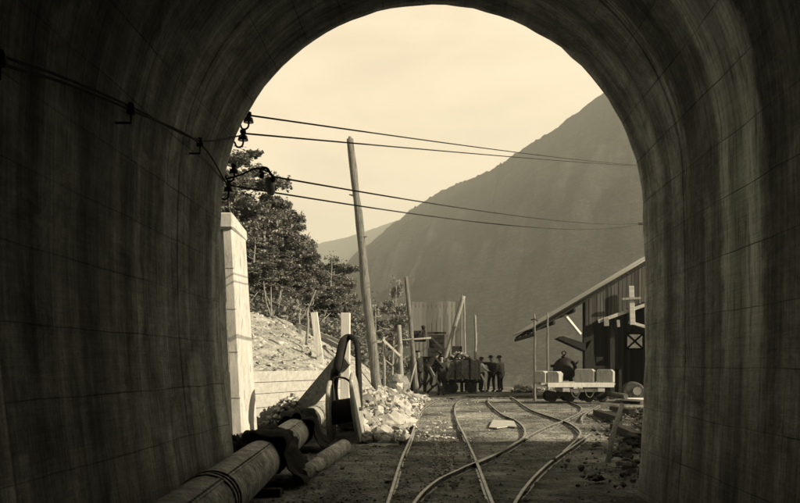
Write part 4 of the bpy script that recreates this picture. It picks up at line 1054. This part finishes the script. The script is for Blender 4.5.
# the bare branch that sticks out on the skyline
m = MB(); m.tube(catmull([P(262, 262, 44), P(285, 262, 44), P(300, 247, 44), P(308, 240, 44), P(311, 236, 44)], 5), [.11, .11, .1, .1, .1, .09, .09, .08, .08, .08, .07, .07, .07, .06, .06, .06, .055, .05, .05, .04, .03], 7)
m.tube([P(309, 240, 44), P(308, 236, 44), P(310, 232, 44)], [.05, .05, .02], 6); m.tube([P(306, 243, 44), P(311, 243, 44)], [.03, .01], 5)
m.tube([P(262, 262, 44), P(256, 330, 44.5)], [.11, .16], 7)
lc = MB(); 
deadt = tag(m.build('dead_tree', 'bark'), 'dead tree with a bare crooked branch poking out above the wood', 'tree')
# undergrowth
rnd = random.Random(5); m = MB()
for i in range(900):
    Y = rnd.uniform(31.5, 72); px = rnd.uniform(225, 372); X = X_(px, Y)
    if -X-1.8-max(0, Y-32)*.1 < 1.0: continue
    r = rnd.uniform(.25, .95)*(1+(Y-31)*.012); leaf_clump(m, Vector((X, Y, ground_z(X, Y)+r*.45)), r, r*.9, int(70*r)+20, rnd, .1)
tag(m.build('undergrowth', 'leaf2', fixn=False), 'low scrub covering the hillside under the beech trees', kind='stuff')
m = MB()
for i in range(60):
    Y = rnd.uniform(62, 100); px = rnd.uniform(335, 388); X = X_(px, Y); r = rnd.uniform(.5, 1.3)
    leaf_clump(m, Vector((X, Y, ground_z(X, Y)+r*.4)), r, r, int(60*r)+20, rnd, .16)
tag(m.build('distant_scrub', 'leaf2', fixn=False), 'distant scrub below the edge of the yard', kind='stuff')
m = MB()
for i in range(34):                                   # thin pale stems and sticks in the wood
    Y = rnd.uniform(30.5, 40); px = rnd.uniform(246, 345); X = X_(px, Y)
    if -X-1.8-max(0, Y-32)*.1 < 1.6: continue
    a = Vector((X, Y, ground_z(X, Y)-.1)); b = a+Vector((rnd.gauss(0, .5), rnd.gauss(0, .3), rnd.uniform(.4, 1.5))); m.tube([a, a.lerp(b, .5)+Vector((rnd.gauss(0, .08), 0, 0)), b], [.035, .028, .01], 5)
tag(m.build('dead_sticks', 'post_grain'), 'pale dead sticks and thin stems along the top of the soil bank', kind='stuff')
sp = []
for i in range(900):
    Y = rnd.uniform(19.3, 32); px = rnd.uniform(243, 350); X = X_(px, Y)
    if -X-1.8 < .1: continue
    sp.append((Vector((X, Y, ground_z(X, Y))), .025+.1*rnd.random()**3))
tag(rocks(sp, 31).build('bank_stones', 'rubble'), 'stones lying on the face of the soil bank', kind='stuff')

# ------------------------------------------------------------ people
def skinned(name, nodes, edges, root, mat, parent, T, sub=2, extra=None):
    idx = {k: i for i, k in enumerate(nodes)}
    me = bpy.data.meshes.new(name+'_tmp'); me.from_pydata([tuple(v[0]) for v in nodes.values()], [(idx[a], idx[b]) for a, b in edges], [])
    o = bpy.data.objects.new(name+'_tmp', me); col.objects.link(o)
    md = o.modifiers.new('skin', 'SKIN'); md.use_smooth_shade = True
    for k, i in idx.items():
        r = nodes[k][1]; me.skin_vertices[0].data[i].radius = r if isinstance(r, tuple) else (r, r); me.skin_vertices[0].data[i].use_root = (k == root)
    sb = o.modifiers.new('sub', 'SUBSURF'); sb.levels = sub; sb.render_levels = sub
    dg = bpy.context.evaluated_depsgraph_get(); dg.update()
    nm = bpy.data.meshes.new_from_object(o.evaluated_get(dg)); bpy.data.objects.remove(o); bpy.data.meshes.remove(me)
    m = MB(); m.bm.from_mesh(nm)
    if extra: extra(m)
    for v in m.bm.verts: v.co = T @ v.co
    return m.build(name, mat, parent, smooth=True)
def person(base, yaw, label, pose, mats, hat='brim', coat=False, k=1.):
    T = Matrix.Translation(base) @ Matrix.Rotation(yaw, 4, 'Z') @ Matrix.Diagonal((1.14*k, 1.14*k, 1.08*k, 1))
    root = empty('person', base, label, 'person')
    J = dict(pelvis=(0, 0, .93), waist=(0, 0, 1.08), chest=(0, 0, 1.3), neck=(0, 0, 1.48), head=(0, .02, 1.63),
             ls=(-.19, 0, 1.42), rs=(.19, 0, 1.42), le=(-.25, .0, 1.15), re=(.25, 0, 1.15), lh=(-.26, .1, .9), rh=(.26, .1, .9),
             lk=(-.11, .03, .5), rk=(.11, .03, .5), la=(-.12, -.02, .08), ra=(.12, -.02, .08))
    J.update(pose); J = {k: Vector(v) for k, v in J.items()}
    J['lhip'] = J['pelvis']+Vector((-.1, 0, -.03)); J['rhip'] = J['pelvis']+Vector((.1, 0, -.03))
    N = {k: (J[k], r) for k, r in dict(pelvis=.13, waist=.12, chest=.145, neck=.06, ls=.062, rs=.062, le=.042, re=.042, lh=.027, rh=.027, lhip=.09, rhip=.09, lk=.058, rk=.058, la=.04, ra=.04).items()}
    E = [('pelvis', 'waist'), ('waist', 'chest'), ('chest', 'neck'), ('chest', 'ls'), ('chest', 'rs'), ('ls', 'le'), ('rs', 're'), ('le', 'lh'), ('re', 'rh'), ('pelvis', 'lhip'), ('pelvis', 'rhip'), ('lhip', 'lk'), ('rhip', 'rk'), ('lk', 'la'), ('rk', 'ra')]
    hd = J['head']; hn = (hd-J['neck']).normalized()
    N['jaw'] = (J['neck'].lerp(hd, .45), .062); N['skull'] = (hd+hn*.02, .088); N['crown'] = (hd+hn*.1, .07); E += [('neck', 'jaw'), ('jaw', 'skull'), ('skull', 'crown')]
    for s in 'lr':
        e, h = J[s+'e'], J[s+'h']; d = (h-e).normalized(); side = d.cross(Vector((0, 1, .3))).normalized()
        N[s+'palm'] = (h+d*.05, (.035, .018)); E.append((s+'h', s+'palm'))
        N[s+'toe'] = (J[s+'a']+Vector((0, .17, -.04)), .035); E.append((s+'a', s+'toe'))
    def extra(m):
        f = Vector((0, 1, 0)); c = hd
        m.ball(c+f*.095+Vector((0, 0, -.01)), .02, (.7, 1, 1.3), 1)
        for sx in (-1, 1):
            m.ball(c+Vector((sx*.085, 0, 0)), .025, (.4, .8, 1.2), 1); m.ball(c+Vector((sx*.032, .078, .02)), .012, (1, .6, .6), 1)
        m.ball(c+Vector((0, .08, -.055)), .02, (1.3, .5, .35), 1)
        for s in 'lr':
            e, h = J[s+'e'], J[s+'h']; d = (h-e).normalized(); side = d.cross(Vector((.2, 1, .3))).normalized(); nr = d.cross(side)
            for q, L in enumerate((.062, .075, .07, .055)):
                a = h+d*.075+side*(q-1.5)*.019; m.tube([a, a+d*L*.55+nr*.006, a+d*L+nr*.028], [.0095, .009, .007], 6)
            a = h+d*.03-side*.035; m.tube([a, a-side*.02+d*.03, a-side*.024+d*.055+nr*.01], [.011, .01, .008], 6)
    skinned('body', N, E, 'pelvis', M['skin'], root, T, 2, extra)
    # clothes follow the same joints, a little thicker, and end at neck, cuffs and waist
    C = {k: (J[k], r) for k, r in dict(waist=.165, chest=.18, ls=.085, rs=.085, le=.066, re=.066).items()}
    C['collar'] = (J['chest'].lerp(J['neck'], .72), .085); C['lc'] = (J['le'].lerp(J['lh'], .88), .046); C['rc'] = (J['re'].lerp(J['rh'], .88), .046)
    Ec = [('waist', 'chest'), ('chest', 'collar'), ('chest', 'ls'), ('chest', 'rs'), ('ls', 'le'), ('rs', 're'), ('le', 'lc'), ('re', 'rc')]
    if coat:
        C['hem1'] = (J['pelvis'], .185); C['hem'] = (J['pelvis']+Vector((0, 0, -.3)), .215); Ec += [('waist', 'hem1'), ('hem1', 'hem')]
    else: C['hem'] = (J['pelvis']+Vector((0, 0, .02)), .145); Ec += [('waist', 'hem')]
    skinned('coat' if coat else 'shirt', C, Ec, 'chest', M[mats[0]], root, T)
    Tn = {'pelvis': (J['pelvis'], .145), 'lhip': (J['lhip'], .105), 'rhip': (J['rhip'], .105), 'lk': (J['lk'], .078), 'rk': (J['rk'], .078),
          'lc': (J['lk'].lerp(J['la'], .93), .066), 'rc': (J['rk'].lerp(J['ra'], .93), .066)}
    skinned('trousers', Tn, [('pelvis', 'lhip'), ('pelvis', 'rhip'), ('lhip', 'lk'), ('rhip', 'rk'), ('lk', 'lc'), ('rk', 'rc')], 'pelvis', M[mats[1]], root, T)
    for s in 'lr':
        a = J[s+'a']; B = {'a': (a+Vector((0, 0, .1)), .055), 'b': (a+Vector((0, -.02, -.02)), .055), 'c': (a+Vector((0, .1, -.035)), .05), 'd': (a+Vector((0, .19, -.045)), .038)}
        skinned('boot', B, [('a', 'b'), ('b', 'c'), ('c', 'd')], 'b', M['dark_iron'] if False else M['dark_cloth'], root, T)
    m = MB(); c = hd+hn*.085
    pr = [(.155, .0), (.16, .008), (.115, .015), (.105, .06), (.095, .1), (.05, .118), (.001, .108)] if hat == 'brim' else [(.105, 0), (.125, .03), (.12, .06), (.07, .085), (.001, .09)]
    m.lathe(pr, c, hn, 20)
    for v in m.bm.verts: v.co = T @ v.co
    m.build('hat', 'dark_cloth', root, smooth=True)
    return root
def foot(px, Y, z=None):
    X = X_(px, Y); return Vector((X, Y, ground_z(X, Y)-.0 if z is None else z))
person(foot(491.8, 44), R(.5, .5), 'man in dark clothes and brimmed hat pointing left with a straight arm',
       dict(ls=(-.19, .02, 1.44), le=(-.45, .12, 1.45), lh=(-.69, .22, 1.42), head=(-.02, .03, 1.66), chest=(.0, 0, 1.32), lk=(-.15, .05, .5), la=(-.22, 0, .08), rh=(.2, .14, .95)), ('dark_cloth', 'dark_cloth'))
person(foot(500.3, 43.6), .9, 'man in a long grey coat and brimmed hat standing right of the pointing man',
       dict(rh=(.24, .05, .86), lh=(-.2, .16, 1.0), head=(0, .04, 1.65), lk=(-.09, .03, .5), la=(-.1, 0, .08)), ('grey_cloth', 'dark_cloth'), coat=True)
person(foot(480.8, 43.4), -1.2, 'man in a pale shirt and dark hat at the right end of the loaded wagon',
       dict(le=(-.24, .16, 1.2), lh=(-.2, .4, 1.22), re=(.24, .12, 1.18), rh=(.18, .38, 1.1), waist=(0, .02, 1.08)), ('shirt', 'dark_cloth'), k=.96)
person(foot(427.5, 38.6, .33), -PI/2+.3, 'dark clothed man leaning forward on the rock heap left of the wagon',
       dict(waist=(0, .06, 1.05), chest=(0, .26, 1.2), neck=(0, .38, 1.34), head=(0, .46, 1.46), ls=(-.19, .3, 1.28), rs=(.19, .3, 1.28), le=(-.2, .46, 1.02), re=(.2, .5, 1.02), lh=(-.06, .64, .9), rh=(.1, .72, .82), rk=(.12, .16, .5), ra=(.13, .1, .08), la=(-.13, -.18, .08), lk=(-.12, .0, .5)), ('dark_cloth', 'dark_cloth'), coat=True)
person(foot(441.5, 38.8), .25, 'dark clothed man standing upright at the left end of the loaded wagon',
       dict(rh=(.28, .22, 1.02), re=(.26, .06, 1.16), lh=(-.2, .26, 1.0)), ('dark_cloth', 'dark_cloth'), hat='cap', coat=True)
person(foot(418.5, 40.5, .2), .9, 'man in dark clothes partly hidden behind the second log pole',
       dict(rh=(.1, .3, 1.1), re=(.24, .14, 1.18), lh=(-.1, .32, 1.05)), ('dark_cloth', 'dark_cloth'), hat='cap')
sv = empty('shovel', P(438, 380, 38.3), 'long handled shovel held slanting beside the loaded wagon', 'shovel')
MB().tube([P(430, 367, 38.3), P(441, 388, 38.2)], .03, 8).build('handle', 'grey_wood', sv)
MB().prism([P(440, 386, 38.2), P(443, 387, 38.2), P(445, 392, 38.1), P(442, 393.2, 38.1), P(439.5, 390, 38.2)], (0, .04, .03)).build('blade', 'dark_iron', sv)

# pieces of a part go one level deeper
def under(kid, host, hosts_parent=None):
    for o in [x for x in bpy.data.objects if x.name.split('.')[0] == kid and x.parent]:
        hs = [x for x in bpy.data.objects if x.parent == o.parent and x.name.split('.')[0] == host]
        if hs:
            def cen(q): return sum((Vector(c) for c in q.bound_box), Vector())/8
            h = min(hs, key=lambda q: (cen(q)-cen(o)).length); o.parent = h
for kid, host in (('lifting_ring', 'filler_cap'), ('window_frame', 'back_wall'), ('hopper_lip', 'hopper'), ('chute_rail', 'hopper_chute'), ('riveted_seam', 'pipe_section'),
                  ('formwork_joint', 'shaft'), ('barge_board', 'roof'), ('hanging_chain', 'side_beam'), ('diagonal_strap', 'side_board'), ('hub', 'end_plate'), ('hat', 'body'), ('tool_box', 'bench_top')):
    under(kid, host)
# ------------------------------------------------------------ air
m = MB(); m.box((0, 2120, 346), (9000, 4600, 748))
hm = bpy.data.materials.new('haze_air'); hm.use_nodes = True; nt = hm.node_tree; nt.nodes.clear()
out = nt.nodes.new('ShaderNodeOutputMaterial'); vol = nt.nodes.new('ShaderNodeVolumePrincipled')
vol.inputs['Color'].default_value = (.84, .92, .88, 1); vol.inputs['Density'].default_value = HAZE = .00036; vol.inputs['Anisotropy'].default_value = .1
nt.links.new(vol.outputs[0], out.inputs['Volume'])
hz = m.build('haze', hm, org=(0, 0, 0)); tag(hz, kind='stuff')

# every dark surface in the place is a shade cooler than the warm light
for m_ in bpy.data.materials:
    if not m_.use_nodes: continue
    nt = m_.node_tree
    for nd in list(nt.nodes):
        if nd.type == 'BSDF_PRINCIPLED' and nd.inputs['Base Color'].links:
            src = nd.inputs['Base Color'].links[0].from_socket
            mx = nt.nodes.new('ShaderNodeMix'); mx.data_type = 'RGBA'; mx.blend_type = 'MULTIPLY'; mx.inputs[0].default_value = 1.
            mx.inputs[7].default_value = (.97, 1., .97, 1) if m_.name.startswith(('limewashed', 'fresh', 'pale_sawn', 'freshly')) else (.95, 1., .96, 1)
            nt.links.new(src, mx.inputs[6]); nt.links.new(mx.outputs[2], nd.inputs['Base Color'])
# ------------------------------------------------------------ light
EL, AZ = math.radians(28), math.radians(110)           # sun behind the camera's right shoulder; azimuth from +Y clockwise
sd = Vector((math.sin(AZ)*math.cos(EL), math.cos(AZ)*math.cos(EL), math.sin(EL)))
SEPIA = (1.0, .82, .58)
sun = bpy.data.lights.new('sun', 'SUN'); sun.energy = 3.9; sun.angle = math.radians(.5); sun.color = SEPIA
so = bpy.data.objects.new('sun', sun); col.objects.link(so); so.rotation_euler = (-sd).to_track_quat('-Z', 'Y').to_euler()
w = bpy.data.worlds.new('World'); scene.world = w; w.use_nodes = True; nt = w.node_tree; nt.nodes.clear()
N = NT(nt); wo = nt.nodes.new('ShaderNodeOutputWorld'); bg = nt.nodes.new('ShaderNodeBackground')
sky = nt.nodes.new('ShaderNodeTexSky'); sky.sky_type = 'NISHITA'; sky.sun_disc = False; sky.sun_elevation = EL; sky.sun_rotation = AZ; sky.dust_density = 3.; sky.air_density = 1.
bw = nt.nodes.new('ShaderNodeRGBToBW'); nt.links.new(sky.outputs[0], bw.inputs[0])
# a thin bright overcast veil with soft streaks over the clear sky
n1 = N.noise(N.map((1.2, 1.2, 4.5), 'Generated'), 2.2, 6, .6, .6)
veil = N.ramp(n1, (.3, .80), (.5, 1.), (.7, 1.1))
sz = N.n('ShaderNodeSeparateXYZ'); nt.links.new(N.tc.outputs['Generated'], sz.inputs[0])
elv = N.ramp(sz.outputs[2], (.42, 1.), (.72, .3)); veil = N.math('MULTIPLY', veil, elv)      # the veil thins out overhead
base = N.math('ADD', N.math('MULTIPLY', bw.outputs[0], .35), SKYC if False else 3.85)
lum = N.math('MULTIPLY', veil, base)
tint = N.mix(1., (0, 0, 0, 1) if False else 1., lum, 'MULTIPLY')
mt = N.n('ShaderNodeMix', data_type='RGBA', blend_type='MULTIPLY'); mt.inputs[0].default_value = 1.; mt.inputs[7].default_value = (1.0, .80, .565, 1); nt.links.new(lum, mt.inputs[6])
nt.links.new(mt.outputs[2], bg.inputs[0]); bg.inputs[1].default_value = .1; nt.links.new(bg.outputs[0], wo.inputs[0])

# ------------------------------------------------------------ camera and picture
cam = bpy.data.cameras.new('camera'); co = bpy.data.objects.new('camera', cam); col.objects.link(co); scene.camera = co
co.location = (0, 0, H); co.rotation_euler = (PI/2, 0, 0); cam.sensor_width = 36; cam.lens = 36*F/800
cam.shift_x = -(VX-400)/800; cam.shift_y = (VY-251.5)/800; cam.clip_start = .05; cam.clip_end = 12000
vs = scene.view_settings; vs.view_transform = 'Standard'; vs.look = 'None'; vs.exposure = 1.45; vs.gamma = 1; vs.use_curve_mapping = False
scene.cycles.volume_bounces = 0; scene.cycles.max_bounces = 8; scene.cycles.diffuse_bounces = 4; scene.cycles.use_denoising = True
scene.cycles.sample_clamp_indirect = 6
